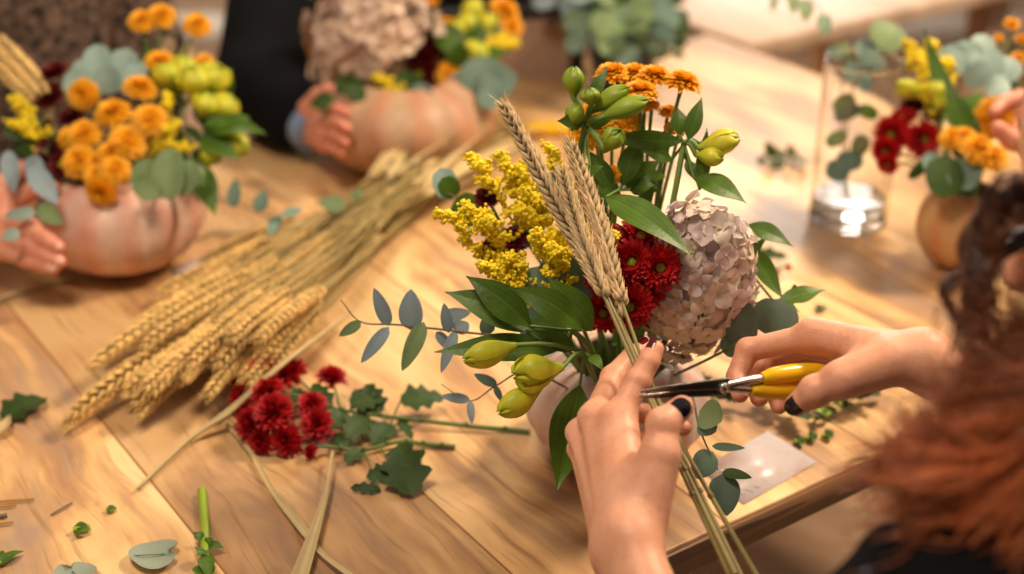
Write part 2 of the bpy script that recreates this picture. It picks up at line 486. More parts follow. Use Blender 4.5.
def mums(label, base, heads, kind='red', cat='flower', mat=None, leaves=3, group=None, facing=None, stem_r=.0017, join=.45, name='chrysanthemum_spray', leafmat='leafdark'):
    """heads: (px, py, depth, radius[, facing])"""
    t = thing(name, label, cat, base, group)
    P = [at(h[0], h[1], h[2]) for h in heads]
    cen = np.mean(P, 0); J = np.asarray(base) * (1 - join) + cen * join
    sm = MB(); sm.tube(curve_to(base, J, .3, 8), stem_r * 1.35, 6)
    mat = mat or M[kind]
    for k, (h, p) in enumerate(zip(heads, P)):
        fc = nrm(h[4]) if len(h) > 4 else nrm(nrm(p - J) + TOCAM * .9 + np.array([0, 0, .35]) + rng.normal(0, .18, 3))
        R = h[3]; ptl, dsc, cup = MUM[kind][k % 3]
        sm.tube(spline([J, (J + p) / 2 - fc * .012, p - fc * R * .2], 7), stem_r, 5)
        sp = rng.uniform(0, 6)
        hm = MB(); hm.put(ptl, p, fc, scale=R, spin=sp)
        ho = part('flower_head', hm, mat, t, loc=worldloc(t))
        dm = MB(); dm.put(dsc, p, fc, scale=R, spin=sp); part('flower_centre', dm, M['disc' if kind == 'red' else 'odisc'], ho, loc=worldloc(t))
        sm.put(cup, p, fc, scale=R)
    part('stem', sm, M['stem'], t)
    for k in range(leaves):
        u = .35 + .5 * k / max(leaves, 1); b = np.asarray(base) * (1 - u * join) + J * u * join if k % 2 else J + (P[k % len(P)] - J) * .4
        d = nrm(rng.normal(0, 1, 3) * (1, .6, .6) + TOCAM * .5); L = rng.uniform(.022, .035)
        lm = MB(); leaf(lm, b, b + d * L, TOCAM + np.array([0, 0, 1]), L * .6, .1, .1, 'lobed', 15, 5); part('leaf', lm, M[leafmat], t)
    return t

def goldenrod(label, base, tips, n=300, size=.0016, spread=.016, mat=None, group=None, lean=.2):
    """tips: (px, py, depth, plume length, lean px dx, dy)"""
    t = thing('goldenrod_stem', label, 'flower', base, group)
    P = [at(*q[:3]) for q in tips]; cen = np.mean(P, 0); J = np.asarray(base) * .5 + cen * .5
    sm = MB(); sm.tube(curve_to(base, J, lean, 8), .0018, 6)
    for q, p in zip(tips, P):
        L = q[3]
        start = p - nrm(p - J) * L
        path = spline([J, start, start * .4 + p * .6 + np.array([0, 0, .25 * L * .4]), p], 14)
        sm.tube(path, np.linspace(.0013, .0005, 14), 5)
        pm = MB()
        nb = max(5, int(L / .006))
        for b in range(nb):
            u = .38 + .62 * b / (nb - 1); o = path[min(13, int(u * 13))]
            for sgn in range(3):
                d = nrm(rng.normal(0, 1, 3) * (1, .8, .6) + np.array([0, 0, .6]) + TOCAM * .45)
                bl = spread * (1.15 - .75 * (u - .38) / .62) * rng.uniform(.6, 1.1)
                e = o + d * bl; mid = o + d * bl * .5 + np.array([0, 0, .2 * bl])
                sm.tube([o, mid, e], .0004, 3, cap=False)
                m = max(3, int(n / (nb * 3)))
                for k in range(m):
                    uu = .25 + .8 * (k + rng.uniform(0, 1)) / m
                    c = o + (e - o) * uu + rng.normal(0, .0016, 3) + np.array([0, 0, .0015])
                    s = size * rng.uniform(.65, 1.15)
                    pm.put(BLOB, c, rng.normal(0, 1, 3), scale=s, tint=np.array([1, rng.uniform(.92, 1.02), 1]) * rng.uniform(.92, 1.08))
        part('flower_plume', pm, mat or M['yellow'], t)
    part('stem', sm, M['stem'], t)
    return t

def bud_mesh(base, tip, R, opened=0.0, nu=12, seed=0):
    """an alstroemeria bud of six overlapping tepals"""
    r = random.Random(seed); mb = MB()
    x, y, z = basis(nrm(tip - base), TOCAM); L = np.linalg.norm(tip - base)
    for layer in (1, 0):
        for k in range(3):
            th = 2 * pi * k / 3 + layer * pi / 3 + r.uniform(-.1, .1)
            G = np.empty((nu, 7, 3)); C = np.empty((nu, 7, 3))
            for i, u in enumerate(np.linspace(0, 1, nu)):
                prof = (.24 + .76 * math.sin(pi * min(1, u ** 1.15) * .95) ** 1.1) * (1 - .15 * layer)
                rad = R * prof * (1 + opened * u ** 2 * (1.1 - .5 * layer))
                if u > .97: rad *= .55
                span = (1.18 if u < .8 else 1.18 * (1 - (u - .8) / .2 * .82)) * (1 - opened * u * .3)
                for j, v in enumerate(np.linspace(-1, 1, 7)):
                    a = th + v * span * .95; rr = rad * (1 + .15 * (1 - abs(v)) ** 1.5)
                    G[i, j] = base + z * L * u * (1 - .04 * v * v) + (x * math.cos(a) + y * math.sin(a)) * rr
                    g = min(1, math.exp(-((u - 1) / .07) ** 2) * .6 + math.exp(-(v / .3) ** 2) * .8 * (1 - .45 * u) + max(0, .35 - u) * 1.8)
                    C[i, j] = np.array([1, 1, 1]) * (1 - g) + np.array([.34, .56, .24]) * g
            mb.grid(G, C=C.reshape(-1, 3))
    return mb

def alstro(label, base, node, buds, leaves, group=None, mat=None, leafmat='leaf', stem_r=.0024, mid=None, name='alstroemeria_stem', petal=None):
    """buds: (node-end px,py,d, tip px,py,d, radius[, opened]); leaves: (px,py,d, px,py,d, width[, bend, normal, twist])"""
    t = thing(name, label, 'flower', base, group)
    nd = at(*node); sm = MB()
    path = spline([base, mid if mid is not None else (np.asarray(base) + nd) / 2 + np.array([0, 0, .01]), nd], 10)
    sm.tube(path, stem_r, 7)
    for k, b in enumerate(buds):
        p, q = at(*b[:3]), at(*b[3:6])
        sm.tube(spline([nd, (nd + p) / 2 + np.array([0, 0, .004]), p, p + (q - p) * .1], 8), np.linspace(stem_r * .75, stem_r * .95, 8), 6)
        part('flower_bud', bud_mesh(p, q, b[6], b[7] if len(b) > 7 else 0, seed=k), mat or M['bud'], t)
    for l in leaves:
        lm = MB(); nr = l[8] if len(l) > 8 else TOCAM + np.array([0, 0, .5])
        leaf(lm, at(*l[:3]), at(*l[3:6]), nr, l[6], l[7] if len(l) > 7 else .08, .14, 'lance', 17, 13, .015, l[9] if len(l) > 9 else .25)
        part('leaf', lm, M[leafmat], t)
        sm.tube([nd if np.linalg.norm(nd - at(*l[:3])) < .05 else path[np.argmin(np.linalg.norm(path - at(*l[:3]), axis=1))], at(*l[:3])], .0012, 5)
    part('stem', sm, M['stem'], t)
    return t

def hydrangea(label, base, c, rad, axis, n=150, fl=.0085, mat=None, tints=((1, 1, 1),), group=None, cover=-.25):
    t = thing('hydrangea_stem', label, 'flower', base, group)
    x, y, z = basis(axis, TOCAM); R = np.asarray(rad); mb = MB(); sm = MB()
    sm.tube(curve_to(base, c, .1, 8), .003, 7)
    for k in range(n):
        zz = 1 - (1 - cover) * (k + .5) / n; a = k * 2.39996
        rr = math.sqrt(max(0, 1 - zz * zz)); l = np.array([rr * math.cos(a), rr * math.sin(a), zz])
        lump = 1 + .10 * math.sin(5 * l[0] + 3.1 * l[2] + c[0] * 40) * math.cos(4.3 * l[1] - 2 * l[2]); q = l * R * lump * rng.uniform(.78, 1.06)
        p = c + q[0] * x + q[1] * y + q[2] * z
        nl = l / R; nn = nrm(nl[0] * x + nl[1] * y + nl[2] * z + rng.normal(0, .52, 3))
        sm.tube([c + (p - c) * .25, p], .0006, 3, cap=False)
        px, py, pz = basis(nn, rng.normal(0, 1, 3)); col = np.array(tints[rng.integers(len(tints))]) * rng.uniform(.8, 1.12)
        s = fl * rng.uniform(.75, 1.15)
        for m in range(4):
            d = px * math.cos(m * pi / 2) + py * math.sin(m * pi / 2)
            G, C = leaf_grid(p + d * s * .08, p + d * s + pz * s * rng.uniform(-.15, .4), pz, s * 1.05, rng.uniform(-.16, .2), rng.uniform(-.2, .4), 'oval', 6, 5, .03)
            mb.grid(G, C=(C * .9 * col).reshape(-1, 3))
        mb.put(BLOB, p + pz * s * .06, pz, scale=s * .12, tint=col * np.array([.9, .85, .55]))
    part('flower_head', mb, mat or M['hyd'], t); part('stem', sm, M['stem'], t)
    return t

def eucalyptus(label, path, leaves=None, pairs=6, size=.02, shape='oval', mat='euca', group=None, r=.0011, start=.25, width=.6, cat='foliage', stem='twig', face=None):
    """path: world points base to tip; leaves: explicit (px,py,d, px,py,d, width)"""
    P = spline(path, 24); t = thing('eucalyptus_sprig', label, cat, P[0], group)
    sm = MB(); sm.tube(P, np.linspace(r * 1.4, r * .5, 24), 5); part('stem', sm, M[stem], t)
    if leaves is None:
        for k in range(pairs):
            u = start + (1 - start) * k / max(1, pairs - 1); i = min(22, int(u * 23)); o = P[i]; tg = nrm(P[i + 1] - P[i])
            sx, sy, _ = basis(tg, (TOCAM if k % 2 else np.array([0, 0, 1.0])) + rng.normal(0, .2, 3))
            for sg in (-1, 1):
                d = nrm(sx * sg + tg * rng.uniform(.2, .7) + sy * rng.normal(0, .25)); L = size * rng.uniform(.75, 1.15) * (1.1 - .4 * u)
                lm = MB(); fc = nrm((TOCAM if face is None else face) + rng.normal(0, .45, 3) + np.array([0, 0, .4]))
                leaf(lm, o + d * .002, o + d * L, fc, L * width, rng.uniform(-.05, .1), .08, shape, 9, 5); part('leaf', lm, M[mat], t)
    else:
        for l in leaves:
            lm = MB(); nr = l[7] if len(l) > 7 else TOCAM + np.array([0, 0, .3])
            a, b = at(*l[:3]), at(*l[3:6])
            leaf(lm, a, b, nr, l[6], .04, .08, shape, 11, 5, 0, .2)
            part('leaf', lm, M[l[8] if len(l) > 8 else mat], t)
    return t

# wheat: an ear of overlapping three-grain spikelets in two rows
def grain_tpl():
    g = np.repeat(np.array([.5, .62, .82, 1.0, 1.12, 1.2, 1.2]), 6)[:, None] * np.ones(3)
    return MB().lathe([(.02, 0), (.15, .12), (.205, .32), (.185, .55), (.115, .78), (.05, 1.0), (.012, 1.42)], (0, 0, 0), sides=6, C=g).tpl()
GRAIN = grain_tpl()
def ear_mesh(path, wid=.0062, n=24, seed=0, tint=(1, 1, 1)):
    r = random.Random(seed); P = spline(path, n + 2); mb = MB()
    T = np.gradient(P, axis=0)
    x, y, _ = basis(T[0], np.array([r.uniform(-.5, .5), r.uniform(-.5, .5), 0]) + TOCAM)
    L = np.linalg.norm(P[-1] - P[0]); step = L / n
    mb.tube(P, .0008, 5, C=np.array(tint) * .8)
    for k in range(n):
        tz = nrm(T[k]); xx = nrm(x - tz * (x @ tz)); yy = np.cross(tz, xx)
        sg = 1 if k % 2 else -1
        tap = (.72 + .28 * math.sin(pi * min(1, (k + 2) / n * 1.1) ** .8)) * (1 if k < n - 2 else .8)
        for g in (-1, 0, 1, .5, -.5):
            d = nrm(tz + xx * sg * (.40 if abs(g) < .6 else .26) * r.uniform(.8, 1.2) + yy * g * .32 + xx * r.uniform(-.05, .05))
            o = P[k] + xx * sg * wid * (.22 if abs(g) != .5 else .34) + yy * g * wid * .2 + tz * (0 if abs(g) != .5 else -wid * .25)
            c = np.array(tint) * r.uniform(.7, 1.16)
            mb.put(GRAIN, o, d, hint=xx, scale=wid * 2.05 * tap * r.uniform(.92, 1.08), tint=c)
        if k > n - 7 or k % 3 == 0:
            d = nrm(tz + xx * sg * .35 + np.array([r.uniform(-.2, .2) for _ in range(3)]))
            q = P[k] + d * wid * 1.9; mb.tube([q, q + d * wid * r.uniform(.6, 1.5)], (.0004, .0001), 3, C=np.array(tint) * 1.05)
    return mb
def wheat(label, pts, ear_frac, wid=.0062, n=24, group=None, mat='wheat', smat='straw', seed=0, tint=(1, 1, 1), r=.0014, leafy=False):
    """pts: world points butt end to ear tip"""
    P = spline(pts, 160); ln = np.concatenate([[0], np.linalg.norm(np.diff(P, axis=0), axis=1).cumsum()])
    P = np.stack([np.interp(np.linspace(0, ln[-1], 40), ln, P[:, i]) for i in range(3)], 1); t = thing('wheat_stalk', label, 'wheat', P[0], group)
    k = int(40 * (1 - ear_frac))
    sm = MB(); sm.tube(P[:k + 2], np.linspace(r * 1.25, r * .75, k + 2), 6); 
    for q in (int(k * .35), int(k * .7)):
        sm.tube([P[q] - (P[q + 1] - P[q]) * .15, P[q] + (P[q + 1] - P[q]) * .15], r * 1.55, 6, C=(.7, .62, .5))
    part('stem', sm, M[smat], t)
    e = ear_mesh(P[k:], wid, n, seed, tint); part('ear', e, M[mat], t)
    if leafy:
        q = int(k * .5); lm = MB(); d = nrm(P[q + 4] - P[q] + rng.normal(0, .012, 3)); leaf(lm, P[q], P[q] + d * .09, (0, 0, 1), .007, .06, .2, 'strap', 9, 3, 0, 2.0); part('dry_leaf', lm, M['dryleaf'], t)
    return t

def pumpkin(label, c, a, b, mat, ribs=11, depth=.045, hole=.5, tilt=0.0, name='pumpkin_vase', cat='vase', n=66):
    t = thing(name, label, cat, (c[0], c[1], TZ))
    mb = MB(); prof = []
    th0 = -pi / 2; th1 = math.acos(hole)
    for k in range(20):
        th = th0 + .02 + (th1 - th0 - .02) * k / 19
        prof.append((a * math.cos(th) ** .85 if math.cos(th) > 0 else 0, b * math.sin(th)))
    prof[0] = (a * .1, -b * .93)
    inner = [(r * .88, h * .9) for r, h in prof[::-1]][:15]
    full = prof + [(prof[-1][0] * .95, prof[-1][1] - .001)] + inner
    zb = min(h for r, h in full); 
    cc = (c[0], c[1], TZ - zb + .0005)
    def mod(an, h): return 1 - depth * (1 - np.abs(np.sin(an * ribs / 2)) ** .7) * (1 if h < prof[-1][1] * .98 else .6)
    Cc = []
    an = np.linspace(0, 2 * pi, n, endpoint=False)
    for k, (r, h) in enumerate(full):
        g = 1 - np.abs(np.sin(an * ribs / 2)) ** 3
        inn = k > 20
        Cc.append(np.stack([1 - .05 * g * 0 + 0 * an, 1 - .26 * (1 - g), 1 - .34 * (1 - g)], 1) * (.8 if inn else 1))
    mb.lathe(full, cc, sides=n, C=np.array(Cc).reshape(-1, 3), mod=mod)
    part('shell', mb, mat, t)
    return t, np.array([cc[0], cc[1], cc[2] + prof[-1][1]]), prof[-1][0]
# ---------------------------------------------------------------- setting
EDIR = nrm([.822, .569, 0]); NDIR = np.array([-EDIR[1], EDIR[0], 0]); E0 = np.array([.126, .949, TZ]); EANG = math.atan2(EDIR[1], EDIR[0])
def tw(u, v, z=TZ):  # along the front edge, across the table
    p = E0 + EDIR * u + NDIR * v; return np.array([p[0], p[1], z])

def wood(name, board=.19, length=1.3, tones=((220, 174, 116), (182, 128, 76), (240, 204, 150)), dark=(122, 82, 48), grey=(160, 136, 118), rough=.38, uoff=0.0, boards=True, ang=EANG, spec=.5):
    m, nt, b, out = nodes(name)
    v = coords(nt, rot=(0, 0, -ang), kind='Object')
    sep = N(nt, 'ShaderNodeSeparateXYZ'); nt.links.new(v, sep.inputs[0])
    # board index and its shade
    def mth(op, a, bb=None):
        n = N(nt, 'ShaderNodeMath', operation=op)
        for i, q in enumerate((a, bb)):
            if q is None: continue
            if isinstance(q, bpy.types.NodeSocket): nt.links.new(q, n.inputs[i])
            else: n.inputs[i].default_value = q
        return n.outputs[0]
    u = mth('DIVIDE', mth('ADD', sep.outputs['X'], uoff), board); iu = mth('FLOOR', u)
    wn = N(nt, 'ShaderNodeTexWhiteNoise', noise_dimensions='1D'); nt.links.new(iu, wn.inputs['W'])
    off = mth('MULTIPLY', wn.outputs['Value'], 37.0)
    com = N(nt, 'ShaderNodeCombineXYZ'); nt.links.new(sep.outputs['X'], com.inputs[0]); nt.links.new(mth('ADD', sep.outputs['Y'], off), com.inputs[1]); nt.links.new(off, com.inputs[2])
    # warp for the swirling figure
    wv = N(nt, 'ShaderNodeTexNoise'); wv.inputs['Scale'].default_value = 4.2; wv.inputs['Detail'].default_value = 2; nt.links.new(com.outputs[0], wv.inputs['Vector'])
    sc = N(nt, 'ShaderNodeVectorMath', operation='MULTIPLY_ADD'); nt.links.new(wv.outputs['Color'], sc.inputs[0]); sc.inputs[1].default_value = (.065, .1, .1); nt.links.new(com.outputs[0], sc.inputs[2])
    mp = N(nt, 'ShaderNodeMapping'); mp.inputs['Scale'].default_value = (46, 3.2, 1); nt.links.new(sc.outputs[0], mp.inputs[0])
    g1 = noise(nt, mp.outputs[0], 1.0, 5, .62)
    mp2 = N(nt, 'ShaderNodeMapping'); mp2.inputs['Scale'].default_value = (150, 7, 1); nt.links.new(sc.outputs[0], mp2.inputs[0])
    g2 = noise(nt, mp2.outputs[0], 1.0, 3, .6)
    mp3 = N(nt, 'ShaderNodeMapping'); mp3.inputs['Scale'].default_value = (11, 2.2, 1); nt.links.new(sc.outputs[0], mp3.inputs[0])
    g3 = noise(nt, mp3.outputs[0], 1.0, 4, .6, .6)
    L = [lin(t) for t in tones]
    base = mixc(nt, ramp(nt, g1, [(.36, (0, 0, 0)), (.64, (1, 1, 1))]), L[1], L[0])
    base = mixc(nt, ramp(nt, g3, [(.42, (0, 0, 0)), (.62, (1, 1, 1))]), base, L[2])
    base = mixc(nt, ramp(nt, g3, [(.32, (.9, .9, .9)), (.50, (0, 0, 0))]), base, lin(grey))
    base = mixc(nt, ramp(nt, g2, [(.30, (.5, .5, .5)), (.43, (0, 0, 0))]), base, lin(dark))
    kn = noise(nt, com.outputs[0], 7.5, 3, .6, 1.2)
    base = mixc(nt, ramp(nt, kn, [(.66, (0, 0, 0)), (.78, (.6, .6, .6))]), base, lin(dark))
    sh = mixc(nt, wn.outputs['Value'], (.74, .69, .65), (1.14, 1.13, 1.10)); base = mixc(nt, 1.0, base, sh, 'MULTIPLY')
    if boards:
        fr = mth('FRACT', u); seam = mth('LESS_THAN', mth('MINIMUM', fr, mth('SUBTRACT', 1.0, fr)), .006)
        base = mixc(nt, seam, base, lin((146, 98, 54)))
    a = N(nt, 'ShaderNodeAttribute', attribute_name='Col'); base = mixc(nt, 1.0, base, a.outputs['Color'], 'MULTIPLY')
    nt.links.new(base, b.inputs['Base Color']); b.inputs['Specular IOR Level'].default_value = spec
    rr = N(nt, 'ShaderNodeMapRange'); rr.inputs['To Min'].default_value = rough - .07; rr.inputs['To Max'].default_value = rough + .12; nt.links.new(g1, rr.inputs['Value']); nt.links.new(rr.outputs[0], b.inputs['Roughness'])
    bn = N(nt, 'ShaderNodeBump'); bn.inputs['Strength'].default_value = .25; bn.inputs['Distance'].default_value = .001; nt.links.new(g2, bn.inputs['Height']); nt.links.new(bn.outputs[0], b.inputs['Normal'])
    return m
M['table'] = wood('figured_table_wood', uoff=.02 + .19 * 5, spec=.38)
M['pale'] = wood('pale_table_wood', tones=((236, 206, 178), (226, 190, 158), (242, 218, 196)), dark=(190, 150, 116), grey=(220, 200, 186), rough=.4, boards=False)
M['honey'] = wood('honey_table_wood', tones=((236, 182, 116), (214, 152, 88), (244, 204, 148)), dark=(150, 100, 56), grey=(200, 150, 110), rough=.4)
M['floor'] = wood('beige_floor_boards', board=.14, tones=((192, 160, 130), (180, 148, 120), (200, 170, 142)), dark=(150, 116, 90), grey=(176, 150, 130), rough=.5, ang=EANG + .25)
M['wall'] = pmat('warm_white_plaster', (232, 214, 198), .8, .04, 6, .1, 60)
M['black'] = pmat('black_metal', (22, 22, 26), .45, .1, 40)
M['white'] = pmat('white_window_frame', (236, 232, 226), .5, .03, 10)

def structure(name, mb, mat, **k):
    o = part(name, mb, mat, None, **k); o['kind'] = 'structure'; return o
fl = MB(); fl.box((0, 2.2, -.02), (4.2, 4.6, .02)); structure('floor', fl, M['floor'], smooth=False)
WY = 4.7
wb = MB()
WX0, WX1, WZ0, WZ1 = .45, 1.45, 1.40, 2.45
for x0, x1, z0, z1 in ((-4.2, WX0, 0, 3), (WX1, 4.2, 0, 3), (WX0, WX1, 0, WZ0), (WX0, WX1, WZ1, 3)):
    wb.box(((x0 + x1) / 2, WY + .06, (z0 + z1) / 2), ((x1 - x0) / 2, .06, (z1 - z0) / 2))
structure('wall_back', wb, M['wall'], smooth=False)
wf = MB()
for x0, x1, z0, z1 in ((WX0, WX0 + .06, WZ0, WZ1), (WX1 - .06, WX1, WZ0, WZ1), (WX0, WX1, WZ0, WZ0 + .06), (WX0, WX1, WZ1 - .06, WZ1), (.92, .98, WZ0, WZ1)):
    wf.box(((x0 + x1) / 2, WY + .03, (z0 + z1) / 2), ((x1 - x0) / 2, .035, (z1 - z0) / 2))
wfo = structure('window_1', wf, M['white'], smooth=False, bevel=.004)
pm, nt, b, out = nodes('bright_daylight_pane')
b.inputs['Base Color'].default_value = (.8, .85, .9, 1); b.inputs['Emission Color'].default_value = lin((255, 246, 236)) + (1,); b.inputs['Emission Strength'].default_value = 9.0
wp = MB(); wp.box(((WX0 + WX1) / 2, WY + .05, (WZ0 + WZ1) / 2), ((WX1 - WX0) / 2 - .03, .006, (WZ1 - WZ0) / 2 - .03)); part('window_pane', wp, pm, wfo, smooth=False)
bb = MB(); bb.box((0, WY - .008, .06), (4.2, .012, .06)); structure('baseboard_back', bb, M['white'], smooth=False)

# the work table (front right corner region seen by the photograph)
tbl = thing('work_table', 'long wooden work table of swirling pale golden boards holding the bouquets', 'table', tw(-.1, .52, 0))
U0, U1, V1 = -1.45, 1.0, 1.07
tt = MB()
nb = 12; edges = np.linspace(U0, U1, 2)
cv = tw((U0 + U1) / 2, V1 / 2, TZ - .014); Rz = np.array([EDIR, NDIR, (0, 0, 1.0)])
tt.box(cv, ((U1 - U0) / 2, V1 / 2, .014), Rz)
part('tabletop', tt, M['table'], tbl, smooth=False, bevel=.002, loc=worldloc(tbl))
M['edge'] = wood('shade_toned_edge_wood', tones=((140, 100, 64), (116, 80, 48), (156, 114, 76)), dark=(80, 52, 30), grey=(110, 84, 64), boards=False, ang=EANG + pi / 2)  # dark stained wood, with the front edge's shade put into its brown
em = MB(); em.box(tw((U0 + U1) / 2, -.0025, TZ - .0155), ((U1 - U0) / 2, .003, .0135), Rz); part('shaded_edge_band', em, M['edge'], tbl, smooth=False, label='dark brown front edge with its shade put into the colour')
for u in (U0 + .1, U1 - .1):
    for v in (.1, V1 - .1):
        lg = MB(); lg.box(tw(u, v, (TZ - .03) / 2), (.03, .03, (TZ - .03) / 2), Rz); part('leg', lg, M['table'], tbl, smooth=False, bevel=.003)
ap = MB()
for a_, b_, c_, d_ in ((U0 + .1, U1 - .1, .1, .1), (U0 + .1, U1 - .1, V1 - .1, V1 - .1)):
    ap.box(tw((a_ + b_) / 2, c_, TZ - .065), ((b_ - a_) / 2, .011, .036), Rz)
part('apron', ap, M['table'], tbl, smooth=False)

# far tables
def simple_table(label, c, hu, hv, mat, ang, z=TZ, name='side_table'):
    R = np.array([(math.cos(ang), math.sin(ang), 0), (-math.sin(ang), math.cos(ang), 0), (0, 0, 1.0)])
    t = thing(name, label, 'table', (c[0], c[1], 0))
    m = MB(); m.box((c[0], c[1], z - .015), (hu, hv, .015), R); part('tabletop', m, mat, t, smooth=False, bevel=.003)
    for i in (-1, 1):
        for j in (-1, 1):
            p = np.array([c[0], c[1], (z - .03) / 2]) + R[0] * i * (hu - .08) + R[1] * j * (hv - .08)
            m = MB(); m.box(p, (.028, .028, (z - .03) / 2), R); part('leg', m, mat, t, smooth=False)
    return t
c2 = tw(1.01 + .42, .985 + .40)[:2]
simple_table('pale bare table beyond the far end of the work table', c2, .41, .40, M['pale'], EANG)
c3 = tw(1.86 + .5, .92 + .40)[:2]
simple_table('honey coloured bare table at the upper right edge', c3, .5, .40, M['honey'], EANG)

# chair with woven back across the table
wv, nt, b, out = nodes('woven_cane')
v = coords(nt); w1 = N(nt, 'ShaderNodeTexWave', wave_type='BANDS', bands_direction='Z'); w1.inputs['Scale'].default_value = 55; nt.links.new(v, w1.inputs[0])
w2 = N(nt, 'ShaderNodeTexWave', wave_type='BANDS', bands_direction='X'); w2.inputs['Scale'].default_value = 40; nt.links.new(v, w2.inputs[0])
mx = mixc(nt, .35, w1.outputs['Color'], w2.outputs['Color'])
nt.links.new(mixc(nt, mx, lin((140, 110, 92)), lin((196, 166, 144))), b.inputs['Base Color']); b.inputs['Roughness'].default_value = .7
bn = N(nt, 'ShaderNodeBump'); bn.inputs['Distance'].default_value = .002; nt.links.new(mx, bn.inputs['Height']); nt.links.new(bn.outputs[0], b.inputs['Normal'])
cp = tab(530, 90) + NDIR * .07
ch = thing('woven_chair', 'chair with beige woven back and black frame behind the work table', 'chair', (cp[0], cp[1], 0))
R = np.array([(1, .12, 0), (-.12, 1, 0), (0, 0, 1.0)]); R[0] = nrm(R[0]); R[1] = nrm(R[1])
m = MB(); m.box(cp + (0, 0, -.06), (.105, .012, .155), R); part('woven_back', m, wv, ch, smooth=False, bevel=.006)
fm = MB()
for s in (-1, 1):
    q = cp + R[0] * .117 * s; fm.tube([(q[0], q[1], 0), (q[0], q[1], TZ + .105)], .011, 10)
fm.tube([cp + R[0] * -.117 + (0, 0, .108), cp + R[0] * .117 + (0, 0, .108)], .011, 10)
part('back_frame', fm, M['black'], ch)
m = MB(); m.box(cp + R[1] * .15 + (0, 0, -.30), (.12, .14, .02), R); part('seat', m, wv, ch, smooth=False, bevel=.01)
for s in (-1, 1):
    q = cp + R[0] * .1 * s + R[1] * .27; m = MB(); m.tube([(q[0], q[1], 0), (q[0], q[1], .44)], .014, 8); part('leg', m, M['black'], ch)
# ---------------------------------------------------------------- pumpkin vases
def pumpkin_mat(name, ca, cb, cc):
    m, nt, b, out = nodes(name)
    v = coords(nt)
    f = noise(nt, v, 14, 4, .6); f2 = noise(nt, v, 60, 3, .6)
    base = mixc(nt, ramp(nt, f, [(.38, (0, 0, 0)), (.62, (1, 1, 1))]), lin(ca), lin(cb))
    base = mixc(nt, ramp(nt, f2, [(.5, (0, 0, 0)), (.75, (.6, .6, .6))]), base, lin(cc))
    a = N(nt, 'ShaderNodeAttribute', attribute_name='Col'); base = mixc(nt, 1.0, base, a.outputs['Color'], 'MULTIPLY')
    nt.links.new(base, b.inputs['Base Color']); b.inputs['Roughness'].default_value = .5
    bn = N(nt, 'ShaderNodeBump'); bn.inputs['Strength'].default_value = .3; bn.inputs['Distance'].default_value = .002; nt.links.new(f2, bn.inputs['Height']); nt.links.new(bn.outputs[0], b.inputs['Normal'])
    return m
c = tab(617, 402, .80); _, MB0, _r = pumpkin('small grey white pumpkin vase under the bouquet being arranged', c, .085, .052, pumpkin_mat('grey_pink_rind', (206, 190, 180), (226, 208, 196), (216, 160, 130)))
c = tab(121, 217, .808); _, LB0, _r = pumpkin('peach pink ribbed pumpkin vase held at the left end of the table', c, .097, .064, pumpkin_mat('peach_rind', (212, 170, 152), (226, 194, 176), (234, 214, 192)), ribs=13, depth=.05)
c = tab(405, 118, .815); _, CB0, _r = pumpkin('tan and peach pumpkin vase holding the hydrangea bouquet behind the wheat', c, .125, .068, pumpkin_mat('tan_rind', (184, 146, 118), (196, 162, 130), (152, 132, 98)), ribs=12, depth=.06)
c = tab(962, 225, .80); _, RB0, _r = pumpkin('small round tan pumpkin vase beside the glass jar', c, .052, .052, pumpkin_mat('tan_smooth_rind', (190, 150, 104), (204, 166, 120), (166, 128, 86)), ribs=9, depth=.015)

def base_in(B, dx, dy, dz=-.03):
    return B + np.array([dx, dy, dz])

# ---------------------------------------------------------------- the bouquet being arranged
K = MB0
mums('red chrysanthemum spray with a full cluster of blooms beside the hand held wheat', base_in(K, .01, -.02), [
    (606, 276, 1.150, .0185, (-.25, -.75, .55)), (632, 262, 1.145, .0190, (-.15, -.85, .5)), (659, 268, 1.145, .0195, (.22, -.85, .45)), (630, 306, 1.140, .019, (.0, -.95, .2)), (604, 312, 1.16, .018, (-.3, -.9, .1))], 'red', leaves=2)
mums('red chrysanthemum spray standing against the pink hydrangea', base_in(K, .018, -.005), [
    (640, 238, 1.175, .020, (.1, -.55, .8)), (613, 246, 1.180, .019, (-.2, -.6, .75)), (668, 246, 1.185, .018, (.3, -.6, .7)), (645, 288, 1.155, .018, (.2, -.9, .3)), (622, 290, 1.165, .018, (-.1, -.9, .3))], 'red', leaves=2)
mums('dark red chrysanthemum peeping between the yellow goldenrod plumes', base_in(K, -.02, .01), [
    (488, 198, 1.235, .013), (492, 250, 1.22, .012), (514, 240, 1.225, .013)], 'red', mat=M['dred'], leaves=2)
mums('orange chrysanthemum spray topping the bouquet with five flat heads', base_in(K, .015, .02), [
    (655, 77, 1.215, .0165, (.1, -.02, 1)), (683, 83, 1.205, .0175, (.25, -.02, 1)), (640, 92, 1.20, .016, (0, -.05, 1)), (634, 74, 1.235, .015, (-.1, -.02, 1)), (645, 103, 1.215, .014, (.1, -.05, 1))], 'orange', leaves=3, join=.5, leafmat='leaf')
mums('orange chrysanthemum spray hidden behind the upper alstroemeria buds', base_in(K, .0, .02), [
    (612, 74, 1.225, .016, (-.1, -.02, 1)), (599, 126, 1.21, .017, (-.1, -.7, .6)), (582, 136, 1.225, .016, (-.3, -.7, .6)), (628, 122, 1.225, .015, (.1, -.7, .6)), (592, 115, 1.235, .015)], 'orange', leaves=3, join=.5, leafmat='leaf')
